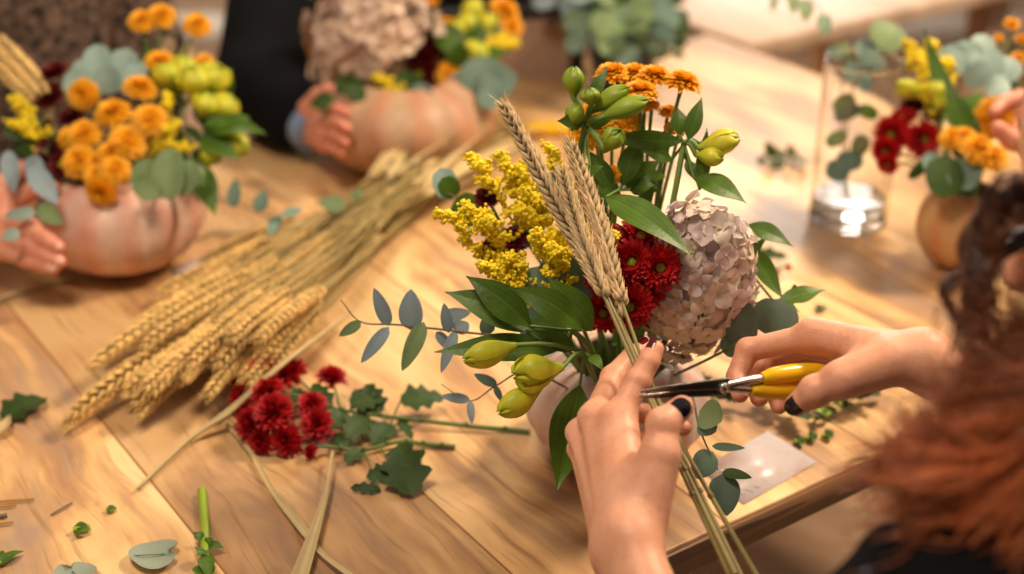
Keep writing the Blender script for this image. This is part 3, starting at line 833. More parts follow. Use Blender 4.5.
mums('small orange chrysanthemum spray low among the green stems', base_in(K, .02, .01), [
    (613, 175, 1.195, .0085, (.0, -.9, .3)), (668, 112, 1.23, .010, (.1, -.05, 1)), (681, 127, 1.225, .009, (.2, -.5, .8)), (672, 128, 1.23, .008)], 'orange', leaves=2, leafmat='leaf')

goldenrod('yellow goldenrod stem arching over the upper left of the bouquet', base_in(K, -.015, .0), [(500, 160, 1.205, .055), (474, 163, 1.22, .045), (522, 170, 1.20, .045)], n=620, spread=.016, size=.0019)
goldenrod('yellow goldenrod stem reaching furthest left in the bouquet', base_in(K, -.02, -.005), [(440, 217, 1.19, .06), (468, 208, 1.195, .05), (486, 223, 1.19, .045)], n=620, spread=.016, size=.0019)
goldenrod('yellow goldenrod stem with the plump plume beside the wheat ears', base_in(K, -.008, -.015), [(534, 238, 1.145, .045), (552, 252, 1.140, .04), (556, 236, 1.15, .035)], n=620, spread=.015, size=.0019)
goldenrod('yellow goldenrod stem low over the dark alstroemeria leaves', base_in(K, -.02, -.015), [(484, 270, 1.155, .045), (508, 262, 1.16, .04)], n=560, spread=.016, size=.0019)
goldenrod('yellow goldenrod stem showing at both sides of the wheat ears', base_in(K, .0, .005), [(549, 150, 1.215, .035), (597, 221, 1.17, .045), (611, 240, 1.165, .03), (526, 193, 1.20, .05), (520, 212, 1.195, .04)], n=480, spread=.015, size=.0019)

UPC = np.array([0, 0, 1.0])
alstro('alstroemeria stem with upright yellow green buds at the top of the bouquet', base_in(K, -.008, .01), (585, 128, 1.185), [
    (574, 97, 1.175, 574, 66, 1.170, .0088), (572, 128, 1.17, 578, 103, 1.165, .0076), (590, 112, 1.175, 629, 87, 1.165, .0080), (600, 118, 1.165, 649, 100, 1.160, .0080, .1), (592, 106, 1.165, 589, 88, 1.160, .0067, .5), (605, 150, 1.165, 620, 130, 1.150, .0076, .5)], [
    (590, 104, 1.19, 608, 66, 1.19, .0119), (582, 122, 1.175, 557, 121, 1.165, .016, .25, TOCAM), (576, 125, 1.18, 575, 108, 1.175, .0102), (590, 130, 1.185, 620, 108, 1.19, .0119), (590, 166, 1.18, 566, 170, 1.165, .0102), (584, 176, 1.175, 604, 166, 1.165, .0102)], mid=at(580, 190, 1.20), stem_r=.0033, mat=M['budgreen'])
alstro('alstroemeria stem with its yellow bud cluster pointing right', base_in(K, .012, .005), (684, 143, 1.195), [
    (698, 148, 1.19, 740, 138, 1.185, .0084, .5), (696, 155, 1.19, 724, 158, 1.18, .0076, .2), (698, 144, 1.20, 732, 147, 1.20, .0076, .4)], [
    (684, 141, 1.19, 606, 137, 1.175, .017, -.12, TOCAM), (688, 140, 1.19, 702, 97, 1.19, .0145, .05), (680, 135, 1.195, 678, 108, 1.20, .0153), (694, 178, 1.19, 747, 204, 1.175, .024, .10, TOCAM + UPC), (686, 160, 1.2, 700, 186, 1.19, .0119), (672, 160, 1.2, 640, 150, 1.19, .0136), (700, 190, 1.195, 707, 128, 1.2, .013)], mid=at(668, 225, 1.20), stem_r=.0026)
alstro('leafy alstroemeria stem with one broad leaf lying over the red blooms', base_in(K, .005, .0), (618, 190, 1.19), [], [
    (606, 197, 1.165, 692, 256, 1.125, .030, .10, TOCAM + UPC * .6, .5), (612, 190, 1.19, 588, 150, 1.19, .016), (622, 186, 1.195, 640, 135, 1.20, .020, .1), (616, 200, 1.19, 596, 180, 1.19, .016), (626, 188, 1.2, 660, 160, 1.205, .02, .1), (630, 190, 1.2, 655, 185, 1.19, .016)], mid=at(612, 260, 1.22))
alstro('alstroemeria stem drooping yellow green buds over the pumpkin rim', base_in(K, -.012, -.02), (584, 352, 1.14), [
    (563, 367, 1.115, 514, 376, 1.095, .0105, .95), (540, 388, 1.115, 498, 413, 1.095, .0100, .05), (516, 345, 1.13, 463, 360, 1.115, .0098, .1)], [
    (580, 385, 1.145, 557, 490, 1.125, .034, -.06, TOCAM, .2), (590, 356, 1.13, 604, 372, 1.115, .010, .2), (575, 350, 1.15, 530, 330, 1.14, .016)], mid=at(592, 372, 1.16), stem_r=.0022)
alstro('dark leaved alstroemeria stem fanning broad leaves to the left', base_in(K, -.02, -.01), (572, 330, 1.155), [], [
    (536, 332, 1.145, 445, 292, 1.150, .029, .10, TOCAM + UPC, .3), (530, 326, 1.140, 466, 276, 1.140, .027, .12, TOCAM + UPC * .6, .4), (560, 350, 1.150, 434, 352, 1.140, .025, .05, TOCAM + UPC, .2), (592, 330, 1.135, 548, 277, 1.130, .026, .1, TOCAM + UPC * .4, .3), (582, 330, 1.125, 508, 288, 1.125, .024, .18, TOCAM + UPC, .7), (570, 345, 1.16, 520, 318, 1.165, .030, .05, TOCAM + UPC)], mid=at(590, 350, 1.18), leafmat='leaf')
alstro('alstroemeria stem carrying tapering leaves out to the right of the hydrangea', base_in(K, .03, .01), (742, 262, 1.225), [], [
    (745, 226, 1.225, 793, 247, 1.215, .020, .1, TOCAM + UPC), (750, 245, 1.23, 784, 300, 1.225, .021, -.05, TOCAM + UPC), (776, 304, 1.215, 826, 290, 1.22, .016, .1, TOCAM + UPC), (742, 262, 1.23, 768, 236, 1.225, .010)], mid=at(700, 340, 1.23), leafmat='leaf')

hydrangea('dusty pink dried hydrangea at the right of the bouquet', base_in(K, .02, -.01), at(694, 284, 1.195), (.046, .045, .080), np.array([.12, -.25, .9]), 190, .0132,
          tints=((1.0, .98, .94), (1.0, .92, .90), (.90, .82, .88), (1.0, .94, .88), (.80, .74, .80), (.92, .94, .80), (1.02, 1.0, .98)), cover=-.95)
eucalyptus('blue eucalyptus sprig stretching left from the bouquet above the table', [base_in(K, -.02, 0), at(560, 345, 1.17), at(480, 334, 1.185), at(400, 325, 1.20), at(361, 322, 1.205), at(341, 300, 1.205)], [
    (389, 326, 1.2, 374, 288, 1.195, .0128), (389, 327, 1.2, 361, 363, 1.195, .0120), (411, 330, 1.2, 411, 289, 1.195, .0208), (424, 322, 1.195, 402, 371, 1.185, .0152, TOCAM, 'eucagreen'), (449, 333, 1.19, 444, 303, 1.185, .0104), (456, 330, 1.19, 441, 373, 1.185, .0104), (455, 332, 1.19, 468, 322, 1.20, .0144), (361, 322, 1.2, 339, 336, 1.195, .0096, TOCAM, 'eucagreen'), (436, 332, 1.195, 452, 350, 1.2, .0096), (490, 334, 1.185, 483, 318, 1.18, .0128, TOCAM, 'euca'), (440, 318, 1.2, 471, 312, 1.21, .0128)], mat='eucablue')
eucalyptus('thin eucalyptus sprig with narrow leaves below the drooping buds', [base_in(K, -.03, -.02), at(530, 372, 1.19), at(497, 385, 1.20), at(470, 401, 1.21), at(441, 384, 1.21)], [
    (497, 385, 1.2, 474, 374, 1.2, .009, TOCAM, 'euca'), (495, 386, 1.2, 502, 402, 1.2, .006, TOCAM, 'euca'), (470, 400, 1.21, 441, 396, 1.21, .009), (470, 401, 1.21, 472, 424, 1.2, .007), (520, 376, 1.2, 524, 392, 1.2, .007)], mat='eucablue', r=.0008)
eucalyptus('round leaved eucalyptus tucked under the goldenrod and red blooms', [base_in(K, -.01, -.01), at(575, 330, 1.19), at(566, 270, 1.19)], [
    (572, 312, 1.175, 562, 250, 1.17, .050, TOCAM, 'euca'), (560, 335, 1.175, 524, 312, 1.17, .040, TOCAM, 'euca'), (578, 320, 1.17, 592, 280, 1.165, .034, TOCAM, 'euca'), (548, 300, 1.18, 530, 268, 1.18, .030, TOCAM, 'euca')], shape='round')
eucalyptus('round leaved eucalyptus showing behind the right hand', [base_in(K, .03, .0), at(722, 352, 1.19), at(752, 330, 1.2), at(785, 312, 1.215)], [
    (741, 350, 1.19, 742, 301, 1.185, .027), (768, 336, 1.2, 782, 300, 1.2, .040, TOCAM + UPC * .5), (740, 355, 1.19, 726, 334, 1.19, .022), (745, 360, 1.2, 768, 350, 1.2, .02)], shape='round', mat='euca', stem='stem')
eucalyptus('eucalyptus sprig hanging below the scissors past the pale card', [base_in(K, .045, -.02), at(690, 392, 1.17), at(700, 430, 1.15), at(718, 470, 1.15)], [
    (700, 410, 1.15, 722, 421, 1.145, .026, TOCAM, 'eucagreen'), (700, 420, 1.15, 716, 432, 1.15, .020, TOCAM, 'euca'), (713, 452, 1.15, 692, 478, 1.145, .022, TOCAM, 'euca'), (712, 446, 1.15, 745, 448, 1.145, .007, TOCAM, 'euca'), (722, 474, 1.15, 727, 516, 1.145, .026, TOCAM, 'euca'), (722, 472, 1.15, 752, 478, 1.14, .010, TOCAM + UPC, 'leafdark')], shape='oval', mat='euca')
eucalyptus('eucalyptus sprig at the back with one teal and one green leaf', [base_in(K, -.02, .02), at(490, 225, 1.27), at(440, 188, 1.31)], [
    (452, 200, 1.31, 440, 168, 1.31, .024, TOCAM, 'eucateal'), (456, 196, 1.305, 442, 178, 1.30, .020, TOCAM, 'leaf'), (480, 222, 1.28, 456, 198, 1.28, .030, TOCAM, 'leaf'), (520, 250, 1.25, 545, 175, 1.25, .03, TOCAM, 'euca'), (540, 220, 1.24, 555, 172, 1.235, .028, TOCAM, 'euca')], shape='round')
# wheat held in the left hand
def held(label, tip, ear0, mid, hand, butt, frac, seed, wid=.0060):
    return wheat(label, [at(*butt), at(*hand), at(*mid), at(*ear0), at(*tip)], frac, wid, 38, 'wheat in the left hand', 'wheat', 'strawgreen', seed, (.84, .79, .71), .0018)
held('wheat stalk held in the hand with the tallest ear leaning left', (500, 98, 1.130), (549, 190, 1.115), (611, 305, 1.085), (662, 421, 1.047), (735, 574, .985), .39, 1)
held('wheat stalk held in the hand with the ear nearest the red blooms', (567, 136, 1.135), (598, 225, 1.115), (623, 305, 1.09), (667, 421, 1.050), (748, 590, .99), .40, 2)
held('wheat stalk held in the hand with the short middle ear', (561, 166, 1.112), (580, 232, 1.100), (608, 305, 1.082), (659, 421, 1.045), (741, 600, .98), .32, 3)
held('wheat stalk held in the hand half covered by the other ears', (574, 152, 1.136), (604, 235, 1.118), (615, 305, 1.094), (671, 424, 1.056), (765, 590, 1.0), .39, 4, .0054)

# ---------------------------------------------------------------- the left bouquet
K = LB0
def LM(label, heads, **k): return mums(label, base_in(K, rng.uniform(-.03, .03), rng.uniform(-.02, .02)), heads, **k)
LM('orange chrysanthemum spray in the middle front of the left bouquet', heads=[(113, 113, 1.585, .0220), (128, 142, 1.565, .0220), (150, 120, 1.575, .0209), (140, 88, 1.60, .0209)], kind='orange', leaves=2)
LM('orange chrysanthemum spray at the front left of the left bouquet', heads=[(84, 135, 1.575, .0209), (70, 138, 1.585, .0169), (79, 162, 1.56, .0203), (96, 166, 1.56, .0181)], kind='orange', leaves=2)
LM('orange chrysanthemum spray drooping over the peach pumpkin rim', heads=[(101, 191, 1.54, .0186, (-.1, -.8, -.1)), (115, 170, 1.55, .0186), (112, 152, 1.56, .0169), (96, 176, 1.55, .0147)], kind='orange', leaves=1)
LM('orange chrysanthemum spray rising to the top of the left bouquet', heads=[(142, 21, 1.66, .0175, (0, -.5, .9)), (161, 16, 1.665, .0186, (.1, -.5, .9)), (197, 25, 1.66, .0175, (.2, -.5, .9)), (160, 62, 1.635, .0186)], kind='orange', leaves=2, join=.55, leafmat='leaf')
LM('orange chrysanthemum beside the teal leaves of the left bouquet', heads=[(83, 95, 1.60, .0192, (-.1, -.8, .3)), (205, 62, 1.64, .0124)], kind='orange', leaves=1)
LM('dark red chrysanthemum spray at the left of the left bouquet', heads=[(54, 73, 1.63, .0181), (50, 97, 1.62, .0203), (42, 132, 1.60, .0181), (72, 117, 1.61, .0169)], kind='red', mat=M['dred'], leaves=2)
LM('dark red chrysanthemum spray low against the peach pumpkin', heads=[(50, 152, 1.585, .0203), (62, 165, 1.575, .0169), (66, 150, 1.59, .0181)], kind='red', mat=M['dred'], leaves=2)
goldenrod('goldenrod stem at the far left of the left bouquet', base_in(K, -.03, 0), [(16, 100, 1.6, .05), (12, 128, 1.59, .045), (28, 132, 1.59, .04)], n=240, size=.0022, spread=.02, mat=M['yellow'])
goldenrod('goldenrod stem under the yellow buds of the left bouquet', base_in(K, .02, -.01), [(168, 98, 1.6, .04), (176, 128, 1.575, .05), (160, 122, 1.59, .03), (190, 150, 1.57, .04)], n=240, size=.002, spread=.018)
alstro('alstroemeria stem crowning the left bouquet with yellow buds', base_in(K, .02, .01), (185, 105, 1.63), [
    (180, 95, 1.63, 186, 55, 1.62, .016, .25), (170, 92, 1.62, 165, 62, 1.61, .015, .2), (195, 98, 1.62, 192, 66, 1.60, .018, .3), (205, 92, 1.63, 222, 66, 1.61, .017, .2)], [(178, 100, 1.63, 143, 40, 1.65, .02), (150, 90, 1.64, 146, 48, 1.645, .022)], mid=at(160, 160, 1.6))
alstro('alstroemeria stem leaning right with yellow buds in the left bouquet', base_in(K, .03, .0), (205, 135, 1.62), [
    (200, 118, 1.62, 212, 92, 1.605, .017, .3), (214, 118, 1.62, 235, 98, 1.61, .015, .15), (222, 135, 1.62, 247, 152, 1.60, .013, .1), (205, 145, 1.6, 212, 165, 1.59, .010, .1)], [
    (205, 128, 1.61, 266, 134, 1.59, .034, .12, TOCAM + UPC), (205, 125, 1.6, 250, 118, 1.61, .032, .1, TOCAM + UPC), (200, 140, 1.6, 240, 160, 1.585, .03, .1, TOCAM + UPC), (196, 160, 1.58, 215, 215, 1.56, .028, -.05, TOCAM), (226, 100, 1.63, 232, 68, 1.63, .016)], mid=at(170, 165, 1.6))
eucalyptus('teal eucalyptus sprig standing at the top of the left bouquet', [base_in(K, -.01, .01), at(110, 130, 1.63), at(104, 70, 1.64)], [
    (100, 85, 1.63, 96, 44, 1.635, .036), (118, 90, 1.63, 128, 48, 1.63, .040), (95, 92, 1.62, 64, 76, 1.62, .036), (110, 95, 1.615, 106, 66, 1.61, .034), (125, 96, 1.62, 142, 62, 1.625, .030), (88, 82, 1.64, 78, 60, 1.645, .026)], shape='round', mat='eucateal', r=.0016)
eucalyptus('green eucalyptus sprig resting on the peach pumpkin rim', [base_in(K, .02, -.02), at(165, 195, 1.56), at(180, 165, 1.55)], [
    (150, 195, 1.545, 146, 158, 1.545, .036), (168, 200, 1.535, 170, 148, 1.545, .038), (178, 195, 1.54, 192, 160, 1.545, .032), (160, 196, 1.53, 134, 180, 1.53, .026), (186, 175, 1.55, 206, 172, 1.55, .02)], shape='round', mat='eucagreen')
eucalyptus('blue eucalyptus sprig hanging down the left side of the peach pumpkin', [base_in(K, -.04, -.01), at(40, 150, 1.56), at(30, 190, 1.53)], [
    (8, 150, 1.56, 14, 192, 1.55, .020), (30, 166, 1.53, 58, 204, 1.52, .024), (26, 160, 1.55, 44, 170, 1.54, .02), (36, 212, 1.515, 4, 216, 1.515, .014, TOCAM, 'eucateal'), (38, 205, 1.51, 62, 224, 1.51, .020, TOCAM, 'eucagreen'), (20, 232, 1.505, 2, 238, 1.50, .014, TOCAM, 'eucateal')], mat='eucablue', r=.0014)
eucalyptus('dark green eucalyptus sprig filling the left side of the left bouquet', [base_in(K, -.03, .0), at(60, 165, 1.58), at(30, 130, 1.6)], pairs=7, size=.04, shape='round', mat='leafdark', width=.8)
eucalyptus('dark green foliage sprig filling the right side of the left bouquet', [base_in(K, .03, .01), at(180, 165, 1.59), at(222, 110, 1.63)], pairs=7, size=.04, shape='oval', mat='leafdark', width=.6)
for k, (a, b, lb) in enumerate((((10, 48), (45, 92), 'upper'), ((2, 56), (40, 98), 'middle'), ((-8, 60), (36, 104), 'lower'))):
    wheat('%s wheat ear leaning out at the left edge of the left bouquet' % lb, [base_in(K, -.02, .01), at(58, 135, 1.60), at(*b, 1.62), at(a[0] - 14, a[1] - 14, 1.635)], .44, .007, 20, 'wheat in the left bouquet', 'wheatgold', 'straw', 30 + k)
for k, (a, lb) in enumerate((((172, 38), 'left'), ((190, 44), 'middle'), ((207, 54), 'right'))):
    wheat('short %s wheat ear behind the yellow buds of the left bouquet' % lb, [base_in(K, .01, .02), at(150 + 14 * k, 120, 1.66), at(a[0], a[1], 1.67)], .3, .006, 14, 'wheat behind the yellow buds', 'wheat', 'straw', 40 + k)

# ---------------------------------------------------------------- the centre bouquet
K = CB0
hydrangea('large cream and brown dried hydrangea in the bouquet behind the wheat', base_in(K, -.03, 0), at(372, 44, 1.93), (.085, .085, .10), np.array([-.1, -.35, .9]), 200, .020,
          tints=((1.0, .97, .90), (.96, .90, .84), (.80, .68, .62), (1.05, 1.0, .90), (.64, .52, .46), (1.0, .96, .92)), cover=-.7, mat=pmat('brown_cream_hydrangea_petal', (232, 212, 200), .6, .2, 60, trans=.25))
def CMm(label, heads, **k): return mums(label, base_in(K, rng.uniform(-.04, .04), rng.uniform(-.03, .03)), heads, **k)
CMm('orange chrysanthemum left of the cream hydrangea', [(318, 30, 1.95, .020), (318, 45, 1.94, .021)], kind='orange', leaves=1)
CMm('orange chrysanthemum spray right of the cream hydrangea', [(447, 28, 1.96, .024), (450, 75, 1.90, .024), (440, 72, 1.91, .020), (458, 76, 1.90, .019)], kind='orange', leaves=3)
CMm('orange chrysanthemum at the upper right of the bouquet behind the wheat', [(505, 12, 1.97, .026), (512, 26, 1.96, .018), (425, 2, 1.98, .02)], kind='orange', leaves=2)
CMm('dark red chrysanthemum spray between hydrangea and orange blooms', [(425, 58, 1.91, .034), (420, 76, 1.90, .028), (438, 48, 1.92, .028), (428, 38, 1.94, .026)], kind='red', mat=M['dred'], leaves=3)
goldenrod('goldenrod stem below the cream hydrangea', base_in(K, .0, -.04), [(375, 82, 1.87, .05), (396, 84, 1.87, .04), (398, 104, 1.84, .05)], n=200, size=.003, spread=.022)
goldenrod('goldenrod stem pointing right in the bouquet behind the wheat', base_in(K, .03, -.0), [(516, 45, 1.92, .07), (498, 46, 1.92, .05), (505, 38, 1.93, .05)], n=160, size=.003, spread=.016)
alstro('alstroemeria stem with yellow green buds in the bouquet behind the wheat', base_in(K, .03, .0), (465, 60, 1.92), [
    (464, 40, 1.93, 470, 14, 1.93, .014, .3), (470, 65, 1.90, 482, 42, 1.89, .016, .3), (455, 45, 1.93, 458, 20, 1.92, .012, .2), (480, 40, 1.93, 494, 14, 1.93, .012, .3), (466, 30, 1.95, 478, -2, 1.96, .014, .2)], [
    (465, 60, 1.9, 430, 20, 1.93, .04, .1, TOCAM + UPC), (470, 66, 1.9, 512, 50, 1.89, .035, .1, TOCAM + UPC), (462, 70, 1.9, 460, 40, 1.88, .04, .1, TOCAM), (470, 50, 1.92, 500, 15, 1.93, .04, .1, TOCAM), (468, 45, 1.93, 480, 60, 1.88, .04, .1, TOCAM + UPC)], mid=at(450, 90, 1.92))
eucalyptus('broad grey green eucalyptus at the right rim of the tan pumpkin', [base_in(K, .06, -.02), at(470, 95, 1.87), at(495, 75, 1.86)], [
    (480, 98, 1.86, 486, 56, 1.86, .06), (490, 96, 1.85, 505, 66, 1.86, .05), (470, 96, 1.86, 462, 70, 1.87, .045), (478, 92, 1.85, 502, 100, 1.85, .04), (420, 112, 1.83, 422, 82, 1.83, .03)], shape='round', mat='euca', r=.0016)
eucalyptus('dark leafy sprig over the left rim of the tan pumpkin', [base_in(K, -.05, -.02), at(345, 95, 1.85), at(322, 92, 1.83)], [
    (335, 100, 1.83, 310, 104, 1.82, .025, TOCAM, 'leafdark'), (350, 90, 1.84, 338, 76, 1.84, .03, TOCAM, 'leafdark'), (360, 90, 1.84, 345, 84, 1.83, .03, TOCAM, 'leafdark'), (410, 95, 1.85, 402, 70, 1.85, .04, TOCAM, 'leafdark'), (350, 100, 1.82, 362, 84, 1.83, .03, TOCAM, 'leafdark')], shape='oval', mat='leafdark')

# ---------------------------------------------------------------- the right bouquet
K = RB0
def RM(label, heads, **k): return mums(label, base_in(K, rng.uniform(-.012, .012), rng.uniform(-.012, .012), -.02), heads, **k)
RM('red chrysanthemum spray hanging toward the glass jar', [(892, 134, 1.62, .022, (-.5, -.8, .2)), (886, 150, 1.61, .017, (-.5, -.8, 0)), (888, 164, 1.60, .013, (-.5, -.8, -.2)), (903, 120, 1.63, .018), (923, 139, 1.60, .022, (.1, -.9, .3))], kind='red', leaves=2)
RM('dark red chrysanthemum behind the red spray in the right bouquet', [(914, 108, 1.65, .018), (934, 116, 1.64, .015)], kind='red', mat=M['dred'], leaves=2)
RM('orange chrysanthemum spray low over the round tan vase', [(952, 138, 1.575, .015), (965, 136, 1.575, .014), (978, 149, 1.565, .022), (994, 158, 1.56, .018)], kind='orange', leaves=2)
RM('orange chrysanthemum pinched between thumb and finger', [(994, 118, 1.60, .024, (-.2, -.9, .3)), (986, 124, 1.60, .020, (-.5, -.8, .3))], kind='orange', leaves=1)
RM('small orange button flowers at the top right corner', [(1012, 24, 1.67, .010, (0, -.4, .9)), (999, 38, 1.67, .006, (0, -.6, .8)), (1019, 58, 1.65, .010), (1022, 40, 1.66, .010)], kind='orange', leaves=1)
goldenrod('goldenrod stem at the upper left of the right bouquet', base_in(K, -.005, .0, -.02), [(905, 45, 1.66, .05), (920, 62, 1.64, .05), (912, 88, 1.63, .04), (948, 62, 1.65, .04), (930, 45, 1.67, .03)], n=240, size=.0024, spread=.017)
alstro('alstroemeria stem with yellow green buds above the red blooms', base_in(K, -.005, 0, -.02), (935, 120, 1.63), [
    (925, 95, 1.63, 895, 84, 1.62, .010, .2), (935, 105, 1.62, 938, 80, 1.61, .010, .3), (944, 112, 1.62, 942, 94, 1.60, .010, .2)], [
    (966, 146, 1.585, 924, 28, 1.62, .024, -.05, TOCAM), (972, 140, 1.58, 944, 84, 1.59, .026, .05, TOCAM), (950, 120, 1.62, 985, 92, 1.62, .024, .05, TOCAM + UPC)], mid=at(950, 165, 1.6))
eucalyptus('round teal eucalyptus sprig at the top of the right bouquet', [base_in(K, .01, 0, -.02), at(968, 110, 1.63), at(980, 60, 1.65)], [
    (968, 76, 1.645, 965, 40, 1.65, .040), (955, 70, 1.65, 950, 44, 1.65, .034), (985, 84, 1.64, 986, 46, 1.645, .040), (1000, 80, 1.64, 1014, 58, 1.645, .034), (985, 90, 1.63, 1010, 84, 1.63, .03), (975, 66, 1.65, 985, 34, 1.66, .03), (966, 85, 1.635, 990, 66, 1.62, .03)], shape='round', mat='eucateal')
eucalyptus('broad dark eucalyptus leaves against the round tan vase', [base_in(K, -.0, -.015, -.02), at(945, 178, 1.58), at(940, 160, 1.58)], [
    (946, 198, 1.56, 942, 156, 1.57, .042, TOCAM, 'leafdark'), (958, 190, 1.56, 968, 158, 1.57, .036), (938, 180, 1.565, 928, 152, 1.58, .022), (955, 150, 1.59, 972, 112, 1.6, .03, TOCAM, 'leafdark'), (930, 160, 1.59, 908, 178, 1.58, .014, TOCAM, 'leafdark')], shape='round', mat='euca')
# ---------------------------------------------------------------- wheat sheaf lying on the table
def in_quad(a, b, c, d, s, t):
    return (1 - t) * ((1 - s) * np.array(a) + s * np.array(b)) + t * ((1 - s) * np.array(d) + s * np.array(c))
lead = [((60, 430), .115), ((82, 405), .125), ((86, 370), .135), ((100, 362), .12), ((66, 418), .13), ((130, 330), .12), ((150, 300), .14), ((146, 322), .12), ((178, 352), .12), ((196, 268), .11), ((120, 396), .12)]
SHEAF_LABELS = ['dry wheat stalk whose golden ear points furthest left, lying flat on the table', 'wheat stalk with a pale braided ear just above the lowest ear of the pile',
                'wheat stalk with its ear jutting left from the middle of the pile', None, None, None, 'wheat stalk with the long upper ear nearest the peach pumpkin']
GEN = 'dry golden wheat stalk in the loose pile lying across the table'
Kp = tab(392, 196, .785); Bp = tab(478, 128, .79)
side_w = nrm(np.cross(nrm(Bp - tab(120, 380)), [0, 0, 1]))
NW = 74
for i in range(NW):
    if i < len(lead):
        px, el = lead[i]; z = TZ + .012 + .012 * (i % 3)
    else:
        s, q = rng.uniform(0, 1), rng.uniform(0, 1) ** .8
        px = in_quad((95, 425), (170, 290), (300, 262), (258, 405), s, q); el = rng.uniform(.09, .13)
        e = 1 - abs(2 * s - 1); z = TZ + .010 + rng.uniform(.0, 1) * (.012 + .06 * e)
    p = tab(px[0], px[1], z)
    fr = np.dot(p - Kp, side_w) / .22
    k1 = Kp + side_w * (np.clip(fr, -1, 1) * .035 + rng.normal(0, .008)) + np.array([0, 0, rng.uniform(-.022, .02)])
    k2 = Bp + side_w * rng.normal(0, .04) + (Bp - Kp) * rng.uniform(-.3, .25) + np.array([0, 0, rng.uniform(-.03, .01)])
    m = (p + k1) / 2 + np.array([0, 0, .006]) + side_w * fr * .012
    tot = np.linalg.norm(k2 - k1) + np.linalg.norm(k1 - p)
    wheat((SHEAF_LABELS[i] if i < len(SHEAF_LABELS) and SHEAF_LABELS[i] else GEN), [k2, k1, m, p + (m - p) * .25 + np.array([0, 0, .004]), p], 1.25 * el / tot, .0068 if i < len(lead) else rng.uniform(.0058, .0066), 26, 'wheat pile', 'wheatgold', 'straw', 100 + i,
          np.array([1, .97, .92]) * rng.uniform(.8, 1.08), .0015, leafy=(i % 3 == 0))
for i in range(14):
    k1 = Kp + side_w * rng.normal(0, .03) + np.array([0, 0, rng.uniform(.0, .03)]); k2 = Bp + side_w * rng.normal(0, .055) + (Bp - Kp) * rng.uniform(0, .6) + np.array([0, 0, rng.uniform(-.02, .03)])
    P = spline([k1, (k1 + k2) / 2 + side_w * rng.normal(0, .02), k2], 12); t = thing('dry_grass_blade', 'papery dry leaf blade sticking from the butt of the wheat pile', 'dry leaf', P[0], 'dry blades at the wheat butts')
    lm = MB(); leaf(lm, k1, k2, (0, -.4, 1), rng.uniform(.008, .014), rng.uniform(-.03, .08), .2, 'strap', 13, 3, .02, rng.uniform(-2, 2)); part('blade', lm, M['dryleaf'], t)
    sm = MB(); sm.tube([k1, k1 + (k1 - k2) * .15], .0012, 5); part('stem', sm, M['straw'], t)

# ---------------------------------------------------------------- red spray lying on the table
def flat(x, y, h=.004): return tab(x, y, TZ + h)
def lying(label, stem_px, heads, leaves, name='chrysanthemum_spray', cat='flower'):
    P = [flat(x, y, h) for x, y, h in stem_px]; t = thing(name, label, cat, P[0])
    sm = MB(); S = spline(P, 20); sm.tube(S, np.linspace(.0026, .0016, 20), 7)
    for k in range(2, 18, 3): sm.put(BLOB, S[k] + np.array([0, 0, .001]), (0, 0, 1), scale=.0032, tint=.75)
    for k, (x, y, h, R, br, fc) in enumerate(heads):
        p = flat(x, y, h); a = flat(*br); ptl, dsc, cup = MUM['double'][k % 3]; fc = nrm(fc)
        sm.tube(spline([a, (a + p) / 2 + np.array([0, 0, .004]), p - fc * R * .2], 6), .0013, 5)
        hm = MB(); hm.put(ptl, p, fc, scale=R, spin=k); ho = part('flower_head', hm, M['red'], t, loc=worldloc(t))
        dm = MB(); dm.put(dsc, p, fc, scale=R, spin=k); part('flower_centre', dm, M['disc'], ho, loc=worldloc(t)); sm.put(cup, p, fc, scale=R)
    for l in leaves:
        lm = MB(); leaf(lm, flat(*l[:3]), flat(*l[3:6]), (0, -.5, 1), l[6], .08, .15, 'lobed', 17, 7, .02, .3); part('leaf', lm, M['leafdark'], t)
        a = flat(*l[:3]); j = S[np.argmin(np.linalg.norm(S - a, axis=1))]; sm.tube([j, a], .001, 4)
    part('stem', sm, M['stemdark'], t); return t
lying('cut red chrysanthemum spray lying on the table below the wheat pile', [(530, 432, .004), (470, 426, .006), (400, 418, .010), (340, 410, .016), (305, 405, .02)], [
    (244, 398, .018, .0185, (310, 403, .02), (-.7, -.4, .5)), (262, 372, .034, .0185, (310, 400, .02), (-.5, -.2, .8)), (290, 374, .034, .0185, (320, 402, .02), (-.2, -.1, 1)), (331, 378, .030, .0165, (340, 408, .018), (.2, .2, 1)),
    (252, 424, .02, .0185, (315, 406, .02), (-.6, -.6, .5)), (274, 412, .034, .0205, (320, 405, .02), (-.3, -.5, .9)), (244, 380, .02, .016, (305, 402, .02), (-.8, 0, .5)), (287, 440, .014, .017, (325, 408, .016), (-.3, -.8, .4)), (317, 424, .020, .0165, (335, 410, .018), (.1, -.7, .8)), (312, 405, .03, .015, (335, 408, .018), (0, -.4, 1)), (262, 440, .012, .015, (315, 408, .016), (-.5, -.8, .3)), (268, 392, .036, .017, (318, 404, .02), (-.3, -.2, 1))], [
    (372, 412, .012, 352, 392, .025, .030), (380, 414, .012, 366, 384, .025, .026), (400, 402, .02, 445, 398, .015, .034), (370, 418, .01, 345, 438, .012, .034), (390, 424, .006, 372, 444, .006, .028), (345, 412, .015, 322, 432, .016, .028), (330, 408, .02, 312, 384, .03, .022), (400, 420, .006, 412, 440, .004, .014), (300, 404, .02, 296, 388, .03, .02), (350, 405, .02, 384, 398, .02, .03)])
